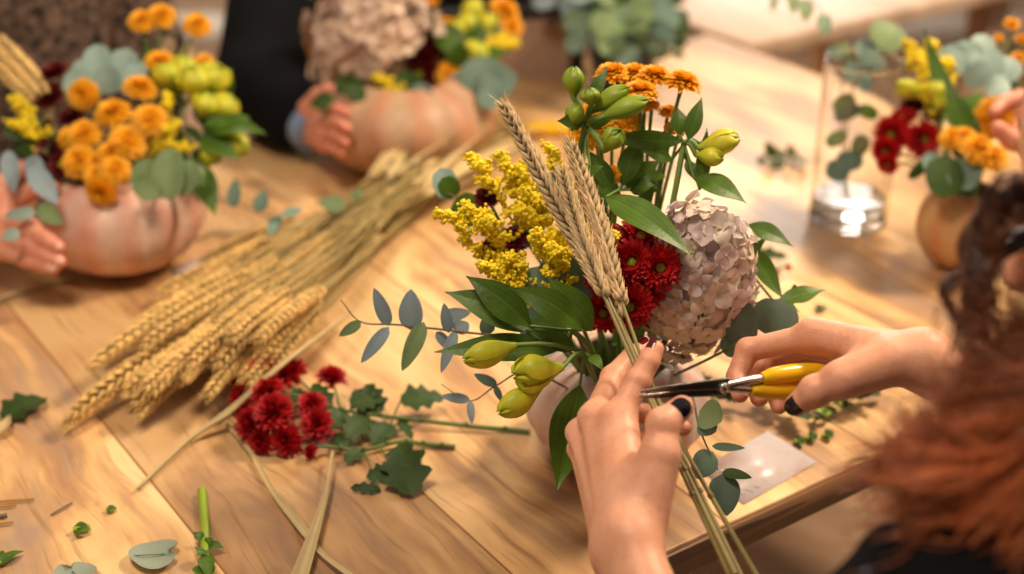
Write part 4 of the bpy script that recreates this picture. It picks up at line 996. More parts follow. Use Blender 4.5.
t = lying('broken chrysanthemum side shoot with a crinkled leaf lying below the red spray', [(455, 447, .003), (425, 444, .004), (398, 442, .006), (362, 450, .006), (325, 446, .008)], [(311, 452, .008, .008, (330, 447, .008), (-.6, -.5, .4))], [
    (412, 496, .004, 398, 444, .012, .046), (395, 470, .006, 366, 478, .004, .020), (362, 450, .006, 344, 462, .006, .018), (348, 448, .006, 336, 434, .01, .016), (380, 490, .003, 350, 488, .003, .012)])

# ---------------------------------------------------------------- dry blades and clippings
def blade(label, pts, width, twist=1.2, mat='dryleaf', stemlen=None, name='dry_wheat_leaf'):
    P = [flat(*q) for q in pts]; t = thing(name, label, 'dry leaf', P[0])
    S = spline(P, 30); mb = MB(); w = np.asarray(width); ww = np.interp(np.linspace(0, 1, 30), np.linspace(0, 1, len(w)), w)
    G = np.empty((30, 5, 3)); T_ = np.gradient(S, axis=0)
    for i in range(30):
        tz = nrm(T_[i]); x0 = nrm(np.cross(tz, (0, 0, 1))); nn = np.cross(x0, tz); a = twist * (i / 29 - .5)
        x = x0 * math.cos(a) + nn * math.sin(a)
        for j, v in enumerate(np.linspace(-1, 1, 5)): G[i, j] = S[i] + x * v * ww[i] / 2 + nn * (abs(v) * .22 * ww[i] + .0015)
    C = np.ones((30, 5, 3)) * (1 + .1 * np.array([0, -1, 1, -1, 0]))[None, :, None]
    mb.grid(G, C=C.reshape(-1, 3)); part('blade', mb, M[mat], t)
    sm = MB(); sm.tube(S, np.interp(np.linspace(0, 1, 30), (0, 1), (.0014, .0003)), 5); part('midrib', sm, M['straw'], t); return t
blade('long dry straw blade lying across the red spray and the wheat pile', [(138, 489, .004), (190, 440, .006), (232, 412, .02), (282, 367, .05), (340, 322, .045), (362, 300, .03)], (.0028, .003, .0095, .0075, .004, .002), .6)
blade('thin curled grey dry blade trailing down from the red spray', [(226, 425, .003), (252, 456, .003), (272, 492, .004), (300, 528, .004), (322, 556, .003), (352, 580, .003)], (.003, .0045, .005, .009, .006, .010), 1.0)
blade('short upright dry blade at the bottom edge crossing the curled one', [(333, 452, .012), (327, 490, .01), (316, 530, .008), (300, 580, .006)], (.0025, .004, .009, .014), .5)
def clipping(label, pts, r, mat, name, cat='clipping', leaves=(), lm_='leaf', shape='lance'):
    P = [flat(*q) for q in pts]; t = thing(name, label, cat, P[0])
    sm = MB(); sm.tube(spline(P, 10), r, 7); part('stem', sm, M[mat], t)
    for l in leaves:
        m = MB(); leaf(m, flat(*l[:3]), flat(*l[3:6]), (0, -.3, 1), l[6], .1, .2, shape, 11, 5, .05, .3); part('leaf', m, M[lm_], t)
    return t
M['fresh'] = pmat('fresh_cut_green', (150, 176, 40), .45, .2, 80, trans=.1)
clipping('cut green stem with small leaves at the bottom edge of the table', [(202, 490, .004), (205, 530, .004), (205, 585, .004)], .0042, 'fresh', 'stem_cutting', leaves=[
    (204, 540, .006, 193, 533, .01, .009), (206, 545, .006, 224, 548, .006, .010), (206, 545, .006, 214, 538, .01, .010), (205, 550, .008, 198, 556, .012, .016), (206, 560, .006, 214, 566, .006, .010), (204, 565, .01, 204, 585, .012, .018), (205, 556, .012, 210, 580, .014, .014)])
clipping('small leaf scrap lying flat at the lower left corner', [(-6, 566, .003), (4, 562, .003)], .0018, 'fresh', 'leaf_clipping', leaves=[(-4, 565, .003, 24, 551, .004, .011), (-8, 556, .003, 6, 562, .003, .014)])
clipping('bright green rolled leaf scrap near the lower left corner', [(73, 530, .004), (90, 527, .004)], .0026, 'fresh', 'leaf_clipping', leaves=[(74, 532, .003, 91, 529, .006, .012), (73, 528, .004, 90, 525, .006, .008)])
clipping('tiny green scrap lying right of the rolled leaf scrap', [(106, 509, .003), (116, 508, .003)], .0016, 'fresh', 'leaf_clipping', leaves=[(106, 510, .003, 117, 508, .004, .008)])
clipping('thin brown broken twig lying beside the green leaf scraps', [(51, 515, .002), (64, 507, .003), (72, 503, .002)], .0009, 'twig', 'broken_twig')
M['ocher'] = pmat('ochre_straw', (176, 130, 40), .5, .2, 60)
for (a, b, c_, m_, lb) in ((-10, 34, 500, 'ocher', 'uppermost'), (-12, 16, 506, 'ocher', 'second from the top'), (-12, 7, 516, 'twig', 'thick grey brown'), (-10, 13, 523, 'ocher', 'lowest')):
    clipping('%s of four short straws at the left table edge' % lb, [(a, c_ + 2, .003), (b, c_ - 1, .003)], .0011 if m_ == 'ocher' else .002, m_, 'straw_clipping', 'clipping')
# notched eucalyptus leaves
def notched(label, c, R, ang, px_tip=None):
    p = flat(*c); t = thing('eucalyptus_leaf', label, 'leaf', p); mb = MB(); n = 40
    rr = np.linspace(0, 1, 6); G = np.empty((6, n, 3)); C = np.ones((6, n, 3))
    for i, q in enumerate(rr):
        for j in range(n):
            a = 2 * pi * j / n; rad = R * (1 - .5 * q ** 3 * math.exp(-((((a + pi) % (2 * pi)) - pi) / .22) ** 2)) * (1 + .06 * math.sin(3 * a))
            G[i, j] = p + np.array([math.cos(a + ang) * rad * q * 1.0, math.sin(a + ang) * rad * q * .92, .0015 + .004 * q * q * (1 + .4 * math.sin(2 * a + 1))])
    mb.grid(G, C=C.reshape(-1, 3), wrap=True); part('blade', mb, M['eucagrey'], t)
    v = MB(); d = np.array([math.cos(ang), math.sin(ang), 0]); v.tube([p + d * R * .4 + (0, 0, .003), p - d * R * .8 + (0, 0, .005)], .0006, 4, C=(1.25, 1.25, 1.2)); part('midrib', v, M['euca'], t); return t
notched('round notched grey green eucalyptus leaf flat at the bottom edge', (155, 558, .002), .0205, .2)
notched('grey eucalyptus leaf mostly cut off by the bottom edge', (76, 578, .002), .0165, 2.2)
t = thing('dark_leaf', 'dark green crinkled leaf lying alone at the left of the table', 'leaf', flat(8, 408))
mb = MB(); leaf(mb, flat(2, 420, .003), flat(48, 398, .006), (0, -.2, 1), .042, .12, .12, 'lobed', 17, 7, .03, .2); part('blade', mb, M['leafdark'], t)
mb = MB(); mb.tube([flat(2, 420, .003), flat(-8, 425, .003)], .001, 5); part('stem', mb, M['twig'], t)
blade('pale dry leaf curl at the left edge under the dark leaf', [(-8, 440, .003), (4, 428, .008), (10, 416, .004)], (.004, .014, .003), 1.0)
blade('long brown dry blade at the left end of the table before the pumpkin', [(-10, 304, .004), (25, 292, .004), (70, 280, .004), (110, 282, .003)], (.004, .006, .006, .003), .5)
blade('yellowish dry blade lying on the table right of the peach pumpkin', [(196, 240, .004), (215, 233, .004), (238, 234, .004), (258, 228, .003)], (.003, .007, .007, .003), .5)
# sprig between left pumpkin and wheat
eucalyptus('small eucalyptus sprig lying between the left bouquet and the wheat pile', [flat(200, 195, .05), flat(240, 205, .03), flat(285, 222, .012), flat(300, 214, .01)], [
    (233, 208, 1.60, 236, 178, 1.605, .016), (258, 212, 1.60, 265, 190, 1.605, .018), (270, 230, 1.58, 282, 215, 1.58, .016), (282, 216, 1.58, 302, 208, 1.6, .012), (275, 222, 1.57, 270, 236, 1.55, .012)], mat='euca')
eucalyptus('green leaf sprig lying along the back of the wheat pile', [flat(370, 196, .02), flat(340, 204, .02), flat(315, 204, .02)], [(345, 206, 1.66, 318, 202, 1.66, .022, TOCAM + UPC, 'eucagreen'), (352, 200, 1.68, 364, 190, 1.68, .014, TOCAM + UPC, 'eucagreen')], mat='eucagreen')
# pale tags and card
M['paper'] = pmat('pearly_white_card', (228, 218, 220), .35, .04, 20)
pt, nt, b, out = nodes('printed_pearly_card')
v = coords(nt); f = noise(nt, v, 38, 3, .6)
base = mixc(nt, ramp(nt, f, [(.52, (0, 0, 0)), (.70, (.6, .6, .6))]), lin((228, 216, 218)), lin((214, 176, 160)))
nt.links.new(base, b.inputs['Base Color']); b.inputs['Roughness'].default_value = .3
cq = [tab(700, 470, TZ), tab(768, 432, TZ), tab(817, 463, TZ), tab(744, 505, TZ)]
t = thing('card', 'pearly white printed card at the front edge of the table', 'card', np.mean(cq, 0))
mb = MB(); V = [q + np.array([0, 0, .0006]) for q in cq] + [q + np.array([0, 0, .0014]) for q in cq]
mb.add(V, Q=[[0, 3, 2, 1], [4, 5, 6, 7], [0, 1, 5, 4], [1, 2, 6, 5], [2, 3, 7, 6], [3, 0, 4, 7]]); part('sheet', mb, pt, t, smooth=False)
mb = MB()
e1 = nrm(cq[1] - cq[0]); e2 = nrm(cq[3] - cq[0])
for k, (x, y) in enumerate(((722, 472), (729, 470), (735, 471), (727, 474))): mb.put(SPH, tab(x, y, TZ + .0016), (0, 0, 1), scale=.0022)
o = part('white_print_dots', mb, M['white'], t); o.scale.z = 1
mb = MB()
for k in range(9): 
    p = tab(740 + 2.4 * k, 493 - 1.2 * k + (k % 3) * 2, TZ + .0015); mb.box(p, (.0016, .0005 + .0006 * (k % 2), .0002), np.array([e1, e2, (0, 0, 1)]))
part('grey_print', mb, pmat('faint_grey_ink', (176, 160, 160), .5, .05), t, smooth=False)
cq = [tab(170, 269, TZ), tab(212, 255, TZ), tab(216, 262, TZ), tab(176, 278, TZ)]
t = thing('paper_tag', 'narrow pale paper tag lying between the peach pumpkin and the wheat', 'tag', np.mean(cq, 0))
mb = MB(); V = [q + np.array([0, 0, .0006]) for q in cq] + [q + np.array([0, 0, .0022]) for q in cq]
mb.add(V, Q=[[0, 3, 2, 1], [4, 5, 6, 7], [0, 1, 5, 4], [1, 2, 6, 5], [2, 3, 7, 6], [3, 0, 4, 7]]); part('sheet', mb, M['paper'], t, smooth=False)
# leafy scraps under the scissors
scr = [((742, 400, .01), (700, 398, .01)), ((760, 402, .01), (800, 414, .008)), ((820, 400, .006), (858, 408, .006)), ((838, 414, .004), (812, 424, .004)), ((850, 400, .01), (880, 392, .01))]
SL = ['leafy green side shoot lying under the scissor blades', 'green shoot lying under the yellow scissor handle', 'bright green leafy scrap below the right wrist', 'small leafy scrap with yellow tips beside the pale card', 'green leaf cluster under the right wrist']
for k, ((a, b_), lb) in enumerate(zip(scr, SL)):
    A, B = flat(*a), flat(*b_); t = thing('leafy_shoot', lb, 'clipping', A); sm = MB(); P = spline([A, (A + B) / 2 + np.array([0, 0, .006]), B], 10); sm.tube(P, .0013, 5); part('stem', sm, M['stem'], t)
    for j in range(7):
        o = P[1 + j]; d = nrm(np.array([rng.normal(0, 1), rng.normal(0, .8), .35])); L = rng.uniform(.018, .032) * (1.1 if k != 3 else .5)
        m = MB(); leaf(m, o, o + d * L, (0, -.3, 1), L * .75, .08, .12, 'lobed', 13, 5, .02, .3); part('leaf', m, M['fresh' if (k in (2, 3) and j % 2) else ('leaf' if j % 2 else 'leafdark')], t)
for k, (x, y, lb) in enumerate(((800, 440, 'yellow tipped seed scrap on the table right of the pale card'), (812, 436, 'green seed scrap next to the yellow tipped one'), (828, 434, 'green leaf crumb furthest right of the seed scraps'))):
    clipping(lb, [(x - 6, y + 2, .003), (x + 5, y - 1, .003)], .002, 'fresh', 'leaf_clipping', leaves=[(x - 4, y, .004, x + 6, y - 2, .006, .010), (x, y, .004, x + 2, y + 6, .004, .008)])
# twig with dark berries right of the bouquet
def twig(label, pts, leaves):
    P = spline([at(*q) for q in pts], 16); t = thing('leafy_twig', label, 'foliage', P[0]); sm = MB(); sm.tube(P, np.linspace(.0016, .0009, 16), 5); part('stem', sm, M['twig'], t)
    for l in leaves:
        m = MB(); leaf(m, at(*l[:3]), at(*l[3:6]), TOCAM + UPC, l[6], .06, .12, 'lance', 13, 5, .01, .2); part('leaf', m, M[l[7] if len(l) > 7 else 'leaf'], t)
    return t
twig('dark twig with pointed green leaves stretching right behind the right hand', [(720, 300, 1.25), (748, 302, 1.25), (775, 304, 1.25), (800, 294, 1.25)], [(786, 300, 1.25, 824, 290, 1.25, .018), (770, 303, 1.25, 800, 312, 1.24, .016), (796, 296, 1.25, 794, 284, 1.25, .01, 'leafdark')])
clipping('green leaf crumb lying behind the right hand', [(815, 309, .003), (826, 307, .003)], .0014, 'stem', 'leaf_clipping', leaves=[(814, 310, .003, 828, 307, .005, .010)], lm_='leafdark')
t = lying('small red brown shoot with green leaves lying right of the hydrangea', [(735, 250, .004), (752, 262, .006), (774, 276, .008)], [(776, 273, .012, .005, (770, 272, .008), (.3, -.3, .9)), (788, 268, .012, .005, (774, 274, .008), (.3, -.3, .9))], [(745, 256, .006, 790, 258, .012, .026), (752, 264, .006, 738, 282, .01, .018), (760, 268, .006, 744, 246, .012, .02)], name='leafy_shoot', cat='clipping')
# ---------------------------------------------------------------- glass jar with eucalyptus
gm = bpy.data.materials.new('clear_jar_glass'); gm.use_nodes = True; nt = gm.node_tree; b = nt.nodes['Principled BSDF']
b.inputs['Transmission Weight'].default_value = 1.0; b.inputs['Roughness'].default_value = .0; b.inputs['IOR'].default_value = 1.46; b.inputs['Base Color'].default_value = (.97, .98, .98, 1)
wmt = bpy.data.materials.new('clear_water'); wmt.use_nodes = True; b = wmt.node_tree.nodes['Principled BSDF']
b.inputs['Transmission Weight'].default_value = 1.0; b.inputs['Roughness'].default_value = .0; b.inputs['IOR'].default_value = 1.33; b.inputs['Base Color'].default_value = (.96, .98, 1, 1)
JC = tab(847, 221, TZ) + np.array([0, 0, .001])
t = thing('glass_jar', 'tall clear glass jar holding eucalyptus at the right of the table', 'jar', JC)
R0, H = .0475, .205
prof = [(.001, 0), (R0 * .88, 0), (R0 * .9, .0001), (R0 * .97, .0015), (R0, .005), (R0, .0055), (R0, .02), (R0, .0205), (R0, H * .3), (R0, H * .6), (R0, H - .004), (R0, H - .0006), (R0, H), (R0 - .0006, H + .0009), (R0 - .0013, H + .0012), (R0 - .002, H + .0009), (R0 - .0026, H), (R0 - .0026, H - .0006), (R0 - .0026, H - .004), (R0 - .0026, H * .6), (R0 - .0026, H * .3), (R0 - .0026, .0225), (R0 - .0026, .022), (R0 - .004, .0145), (R0 - .006, .0125), (R0 - .0065, .0123), (.02, .012), (.001, .012)]
mb = MB(); mb.lathe(prof, JC, sides=48); part('glass_wall', mb, gm, t)
eucalyptus('eucalyptus branch standing in the glass jar', [JC + np.array([.0, 0, .02]), at(846, 165, 1.70), at(850, 100, 1.73), at(868, 50, 1.76)], [
    (850, 112, 1.70, 838, 96, 1.69, .030, TOCAM, 'eucagreen'), (858, 108, 1.70, 878, 116, 1.70, .018, TOCAM, 'leaf'), (850, 120, 1.69, 846, 104, 1.68, .034, TOCAM, 'euca'), (840, 145, 1.69, 832, 132, 1.69, .028, TOCAM, 'eucagreen'), (848, 150, 1.68, 850, 172, 1.68, .034), (840, 160, 1.68, 834, 182, 1.68, .03), (852, 140, 1.69, 868, 150, 1.69, .026, TOCAM, 'eucagreen'),
    (860, 76, 1.74, 842, 66, 1.74, .026), (866, 70, 1.74, 878, 52, 1.74, .034), (868, 60, 1.74, 864, 40, 1.75, .03), (878, 48, 1.74, 895, 24, 1.75, .046, TOCAM, 'eucagreen'), (872, 56, 1.75, 882, 70, 1.74, .026), (858, 84, 1.73, 872, 82, 1.73, .026)], shape='round', mat='euca', r=.0014)
eucalyptus('arching eucalyptus branch leaning left out of the glass jar', [JC + np.array([-.005, .01, .02]), at(842, 130, 1.73), at(838, 60, 1.77), at(826, 20, 1.80), at(806, -8, 1.82), at(776, -18, 1.83)], [
    (838, 58, 1.77, 848, 42, 1.77, .022, TOCAM, 'eucagreen'), (836, 52, 1.77, 832, 60, 1.77, .02), (824, 14, 1.80, 824, 36, 1.79, .020), (826, 16, 1.80, 820, 30, 1.79, .014, TOCAM, 'eucagreen'), (806, -2, 1.82, 805, 22, 1.81, .020, TOCAM, 'eucagreen'), (792, -12, 1.83, 793, 14, 1.82, .018, TOCAM, 'eucagreen'), (776, -14, 1.83, 772, 12, 1.82, .012, TOCAM, 'eucagreen'), (838, 54, 1.77, 826, 50, 1.77, .018)], shape='oval', mat='euca', r=.001)
# water in the jar
wt = MB(); wt.lathe([(.001, .0128), (R0 - .009, .0128), (R0 - .0075, .0132), (R0 - .0045, .018), (R0 - .0032, .023), (R0 - .0032, .0236), (R0 - .0032, .0334), (R0 - .0032, .0338), (R0 - .0036, .034), (R0 - .006, .034), (.001, .034)], JC, sides=48)
wo = part('water', wt, wmt, t)
# eucalyptus pieces lying behind the jar
eucalyptus('eucalyptus cutting lying on the table left of the glass jar', [flat(815, 160, .006), flat(790, 160, .008), flat(764, 158, .006)], pairs=5, size=.032, shape='oval', mat='leafdark', r=.0012, face=UPC + TOCAM)
# bunch of eucalyptus in the dark pot at the back
pc = tab(622, 92, TZ)
t = thing('plant_pot', 'small dark pot hidden under drooping eucalyptus at the back', 'pot', pc)
mb = MB(); mb.lathe([(.002, 0), (.04, 0), (.05, .05), (.054, .09), (.05, .092), (.045, .05), (.002, .045)], pc, sides=28); part('bowl', mb, pmat('dark_slate_glaze', (46, 52, 62), .4, .1), t)
mb = MB(); mb.lathe([(.051, .084), (.057, .086), (.057, .095), (.049, .095)], pc, sides=28); part('rim', mb, pmat('dark_slate_rim', (40, 46, 56), .4, .1), t)
BL = ['drooping left branch of the eucalyptus bunch at the back', 'left front branch of the eucalyptus bunch at the back', 'middle branch of the eucalyptus bunch at the back', 'tall branch at the top of the eucalyptus bunch at the back', 'right front branch of the eucalyptus bunch at the back', 'thin green branch at the right side of the eucalyptus bunch']
ends = [(556, 0, 2.15, 'eucablue'), (588, 40, 2.08, 'euca'), (625, 40, 2.06, 'eucagreen'), (600, -20, 2.2, 'eucagreen'), (640, 52, 2.06, 'euca'), (668, 56, 2.1, 'leafdark')]
tops = [(585, -10, 2.2), (600, 2, 2.14), (622, -6, 2.14), (618, 20, 2.2), (645, 4, 2.14), (672, 5, 2.16)]
for lb, e, tp_ in zip(BL, ends, tops):
    eucalyptus(lb, [pc + np.array([rng.uniform(-.02, .02), rng.uniform(-.02, .02), .07]), at(*tp_), at(*e[:3])], pairs=9, size=.062 if e[3] != 'leafdark' else .04, shape='round' if e[3] != 'leafdark' else 'oval', mat=e[3], r=.002, start=.22, width=.75, stem='stem')

# ---------------------------------------------------------------- scissors
M['steel'] = pmat('polished_steel', (196, 194, 190), .22, .15, 200, .2, 900, metal=1.0)
M['steeldark'] = pmat('dark_steel_blade', (150, 148, 146), .28, .2, 160, .2, 900, metal=1.0)
M['grip'] = pmat('glossy_yellow_grip', (232, 184, 22), .22, .04, 60)
def snips(label, X, tip, piv, hend, up, near, opened=.10, curl=1, sp=1.0):
    """tip, piv, hend: blade tip, pivot and handle end; up: the way the handles spread; near: face normal"""
    t = thing('pruning_scissors', label, 'scissors', piv)
    ax = nrm(tip - piv); L = np.linalg.norm(tip - piv); LH = np.linalg.norm(hend - piv); upv = nrm(up - ax * (up @ ax)); nv = np.cross(ax, upv)
    if nv @ near < 0: nv = -nv
    for s, off, mat in ((1, .0012, M['steeldark']), (-1, -.0012, M['steel'])):
        a = ax * math.cos(opened * s) + upv * math.sin(opened * s); u2 = np.cross(nv, a) * (1 if np.cross(nv, a) @ upv > 0 else -1)
        G = []
        for q in np.linspace(0, 1, 12):
            c = piv + a * L * (q * 1.06 - .06) + nv * off; h = .0056 * (1 - q) ** .75 + .0006
            th = .0011 * (1 - .6 * q)
            lo, hi = (-.0012 if s > 0 else -h * 1.2), (h * 1.2 if s > 0 else .0012)
            G.append([c + u2 * lo - nv * th, c + u2 * lo + nv * th, c + u2 * (lo + hi) / 2 + nv * th * 1.3, c + u2 * hi + nv * th, c + u2 * hi - nv * th])
        mb = MB(); mb.grid(np.array(G), wrap=True)
        for k in (0, -1): mb.add(G[k], Q=[[0, 1, 3, 4]], T=[[1, 2, 3]])
        part('blade', mb, mat, t, smooth=False, bevel=.0003)
    mb = MB()
    for q, r in ((-.004, .0048), (.0035, .0042)): mb.lathe([(.0005, q - .001), (r, q - .001), (r, q + .001), (.0005, q + .0016)], piv, nv, 18)
    mb.lathe([(.003, -.005), (.003, .005)], piv, nv, 12)
    part('pivot_screw', mb, M['steel'], t)
    for s in (1, -1):
        d = -ax
        P = [piv, piv + d * LH * .16 + upv * s * .0030 * sp, piv + d * LH * .32 + upv * s * (.0050 if s > 0 else .0065) * sp, piv + d * LH * .45 + upv * s * (.006 if s > 0 else .009) * sp]
        mb = MB(); mb.tube(spline(P, 12), (.0040, .0036, .0036, .0032), 10, cap=True); part('shank', mb, M['steel'], t)
        Q = [piv + d * LH * (.36 if s > 0 else .26) + upv * s * (.0052 if s > 0 else .0062) * sp, piv + d * LH * .5 + upv * s * (.0075 if s > 0 else .0088) * sp, piv + d * LH * .72 + upv * s * (.0085 if s > 0 else .0105) * sp, piv + d * LH * .9 + upv * s * (.007 if s > 0 else .009) * sp, piv + d * LH * 1.0 + upv * s * (.003 if s > 0 else .006) * sp]
        mb = MB(); mb.tube(spline(Q, 24), np.array([.0046, .0066, .0072, .0074, .0072, .0064, .0048]), 14); part('yellow_grip', mb, M['grip'], t, label='yellow plastic handle grip')
    mb = MB(); P = [piv - ax * .014 + upv * math.sin(a_) * .0045 * (1 if k % 2 else -1) for k, a_ in enumerate(np.linspace(pi / 2, pi / 2, 2))]
    mb.tube(spline([piv - ax * .016 + upv * .004, piv - ax * .022, piv - ax * .016 - upv * .006], 10), .001, 6); part('spring', mb, M['steel'], t)
    return t
snips('open scissors with yellow grips cutting the held wheat stems', 0, at(640, 394, 1.022), at(722, 387, 1.048), at(836, 376, 1.075), UP + FW * -.25, TOCAM, .035, sp=.72)
snips('second pair of yellow gripped scissors lying behind the wheat pile', 0, tab(470, 128, TZ + .009), tab(502, 128, TZ + .009), tab(566, 122, TZ + .01), np.array([.1, 1, .0]), UPC, .03)
# ---------------------------------------------------------------- people
def skin_mat(name, ca, cb, cc):
    m, nt, b, out = nodes(name); v = coords(nt)
    f = noise(nt, v, 28, 4, .6); f2 = noise(nt, v, 160, 3, .6)
    base = mixc(nt, ramp(nt, f, [(.36, (0, 0, 0)), (.64, (1, 1, 1))]), lin(ca), lin(cb))
    base = mixc(nt, ramp(nt, f2, [(.5, (0, 0, 0)), (.8, (.45, .45, .45))]), base, lin(cc))
    a = N(nt, 'ShaderNodeAttribute', attribute_name='Col'); base = mixc(nt, 1.0, base, a.outputs['Color'], 'MULTIPLY')
    nt.links.new(base, b.inputs['Base Color']); b.inputs['Roughness'].default_value = .46; b.inputs['Specular IOR Level'].default_value = .4
    b.inputs['Subsurface Weight'].default_value = .25; b.inputs['Subsurface Radius'].default_value = (1, .35, .18); b.inputs['Subsurface Scale'].default_value = .006
    mp = coords(nt, scale=(1, 1, 1)); vo = N(nt, 'ShaderNodeTexVoronoi'); vo.inputs['Scale'].default_value = 620; nt.links.new(mp, vo.inputs['Vector'])
    bn = N(nt, 'ShaderNodeBump'); bn.inputs['Strength'].default_value = .28; bn.inputs['Distance'].default_value = .0006
    mm = N(nt, 'ShaderNodeMath', operation='ADD'); nt.links.new(vo.outputs['Distance'], mm.inputs[0]); nt.links.new(f2, mm.inputs[1]); nt.links.new(mm.outputs[0], bn.inputs['Height']); nt.links.new(bn.outputs[0], b.inputs['Normal'])
    return m
M['skin'] = skin_mat('fair_warm_skin', (222, 160, 128), (232, 176, 146), (208, 132, 104))
M['skin2'] = skin_mat('rosy_skin', (214, 146, 120), (224, 160, 136), (196, 116, 96))
M['polish'] = pmat('black_nail_polish', (14, 16, 24), .12, .05, 20, spec=.7)
M['polishred'] = pmat('dark_red_nail_polish', (88, 16, 18), .15, .05, 20)
M['nailbare'] = pmat('bare_nail', (232, 176, 160), .3, .05, 20)
M['knit'] = pmat('black_knit_fabric', (10, 10, 13), .9, .4, 120, .6, 400, spec=.15)
M['navy'] = pmat('dark_navy_jacket', (11, 12, 17), .85, .4, 30, .3, 300, spec=.15)
M['tweed'] = pmat('speckled_brown_tweed', (30, 25, 26), .9, .3, 84, .6, 160, color2=(132, 108, 94))
M['cuffblue'] = pmat('pale_blue_shirt', (124, 146, 184), .7, .08, 40)

def arr(l): return [at(*q) for q in l]
# ---- the florist: left hand
LH = dict(wrist=at(625, 545, .985), elbow=np.array([.135, .59, .79]),
    mcp=arr([(618, 419, 1.046), (596, 418, 1.060), (583, 433, 1.078), (584, 450, 1.094)]),
    pip=arr([(638, 381, 1.056), (613, 378, 1.098), (606, 404, 1.130), (606, 430, 1.132)]),
    dip=arr([(649, 361, 1.060), (632, 357, 1.115), (648, 414, 1.132), (640, 438, 1.128)]),
    tip=arr([(655, 349, 1.063), (643, 348, 1.122), (683, 428, 1.100), (664, 442, 1.112)]),
    thumb=arr([(644, 512, .990), (660, 455, .994), (663, 424, 1.000), (682, 407, 1.008)]))
# ---- right hand
RH = dict(wrist=at(922, 361, 1.045), elbow=np.array([.50, .80, .83]),
    mcp=arr([(812, 336, 1.085), (818, 342, 1.105), (830, 350, 1.12), (842, 362, 1.13)]),
    pip=arr([(748, 350, 1.105), (768, 356, 1.135), (786, 366, 1.15), (806, 380, 1.155)]),
    dip=arr([(737, 376, 1.100), (756, 384, 1.128), (775, 392, 1.142), (796, 398, 1.148)]),
    tip=arr([(740, 394, 1.086), (759, 398, 1.108), (779, 406, 1.120), (800, 406, 1.128)]),
    thumb=arr([(888, 362, 1.035), (841, 380, 1.030), (815, 391, 1.035), (796, 405, 1.045)]), flip=False)
SHC = np.array([.37, .56, 1.06]); ER = EDIR; FWD = NDIR
Lsh = np.array([.228, .582, .968]); Rsh = np.array([.555, .745, 1.01])
HC = np.array([.388, .765, 1.158])
def torso_field(Ls, Rs, Le, Re, head, hips, Lw=None, Rw=None, sc=1.0):
    mid = (Ls + Rs) / 2; nb = mid + np.array([0, 0, .045]); sd = nrm(Ls - Rs)
    def f(p):
        d = rc(p, Ls, Rs, .055 * sc, .055 * sc)
        for s in (-1, 1):
            d = smin(d, rc(p, mid + sd * s * .085 - (0, 0, .08), hips + sd * s * .075, .095 * sc, .105 * sc), .05)
        d = smin(d, rc(p, mid - (0, 0, .06), hips, .09 * sc, .11 * sc), .05)
        d = smin(d, rc(p, nb, head - (0, 0, .04), .055 * sc, .048 * sc), .03)
        d = smin(d, rc(p, Ls, Le, .052 * sc, .040 * sc), .03); d = smin(d, rc(p, Rs, Re, .052 * sc, .040 * sc), .03)
        if Lw is not None: d = smin(d, rc(p, Le, Lw, .040 * sc, .030 * sc), .02)
        if Rw is not None: d = smin(d, rc(p, Re, Rw, .040 * sc, .030 * sc), .02)
        return d
    return f
def head_field(c, fwd, sc=1.0):
    fwd = nrm(fwd); x, y, z = np.cross(fwd, nrm(np.array([0, 0, 1.0]) - fwd * fwd[2])), None, None
    upv = nrm(np.cross(x, fwd)); R = np.array([x, fwd, upv])
    def L(a, b, c_): return c + (x * a + fwd * b + upv * c_) * sc
    def f(p):
        d = ell(p, L(0, -.015, .02), np.array([.074, .092, .10]) * sc, R)
        d = smin(d, ell(p, L(0, .018, -.045), np.array([.056, .066, .065]) * sc, R), .03)
        d = smin(d, rc(p, L(0, .07, -.095), L(0, .072, -.09), .018, .016), .03)
        d = smin(d, rc(p, L(0, .088, .012), L(0, .108, -.022), .007, .012), .012)
        for s in (-1, 1):
            d = smin(d, rc(p, L(s * .02, .085, .028), L(s * .045, .070, .026), .010, .008), .014)
            d = smin(d, rc(p, L(s * .03, .074, -.025), L(s * .045, .055, -.03), .016, .016), .02)
            d = smin(d, rc(p, L(s * .074, -.008, .018), L(s * .072, -.004, -.03), .012, .008), .006)
            d = np.maximum(d, -(np.linalg.norm(p - L(s * .031, .097, .008), axis=1) - .012))
            d = smin(d, np.linalg.norm(p - L(s * .031, .078, .008), axis=1) - .0125, .003)
        d = smin(d, rc(p, L(-.016, .088, -.052), L(.016, .088, -.052), .006, .006), .006)
        d = smin(d, rc(p, L(-.014, .087, -.064), L(.014, .087, -.064), .007, .007), .006)
        return d
    return f, L
def knuckle_tint(V, J, amt=.12, r=.011):
    g = np.zeros(len(V))
    for k in ('mcp', 'pip', 'dip', 'tip'):
        for q in J[k]: g = np.maximum(g, np.exp(-((V - q) ** 2).sum(1) / r ** 2))
    for q in J['thumb'][2:]: g = np.maximum(g, np.exp(-((V - q) ** 2).sum(1) / r ** 2))
    return 1 - g[:, None] * np.array([.02, amt * 1.6, amt * 1.7])
def limb_end(W, E, k): return W + (E - W) * k

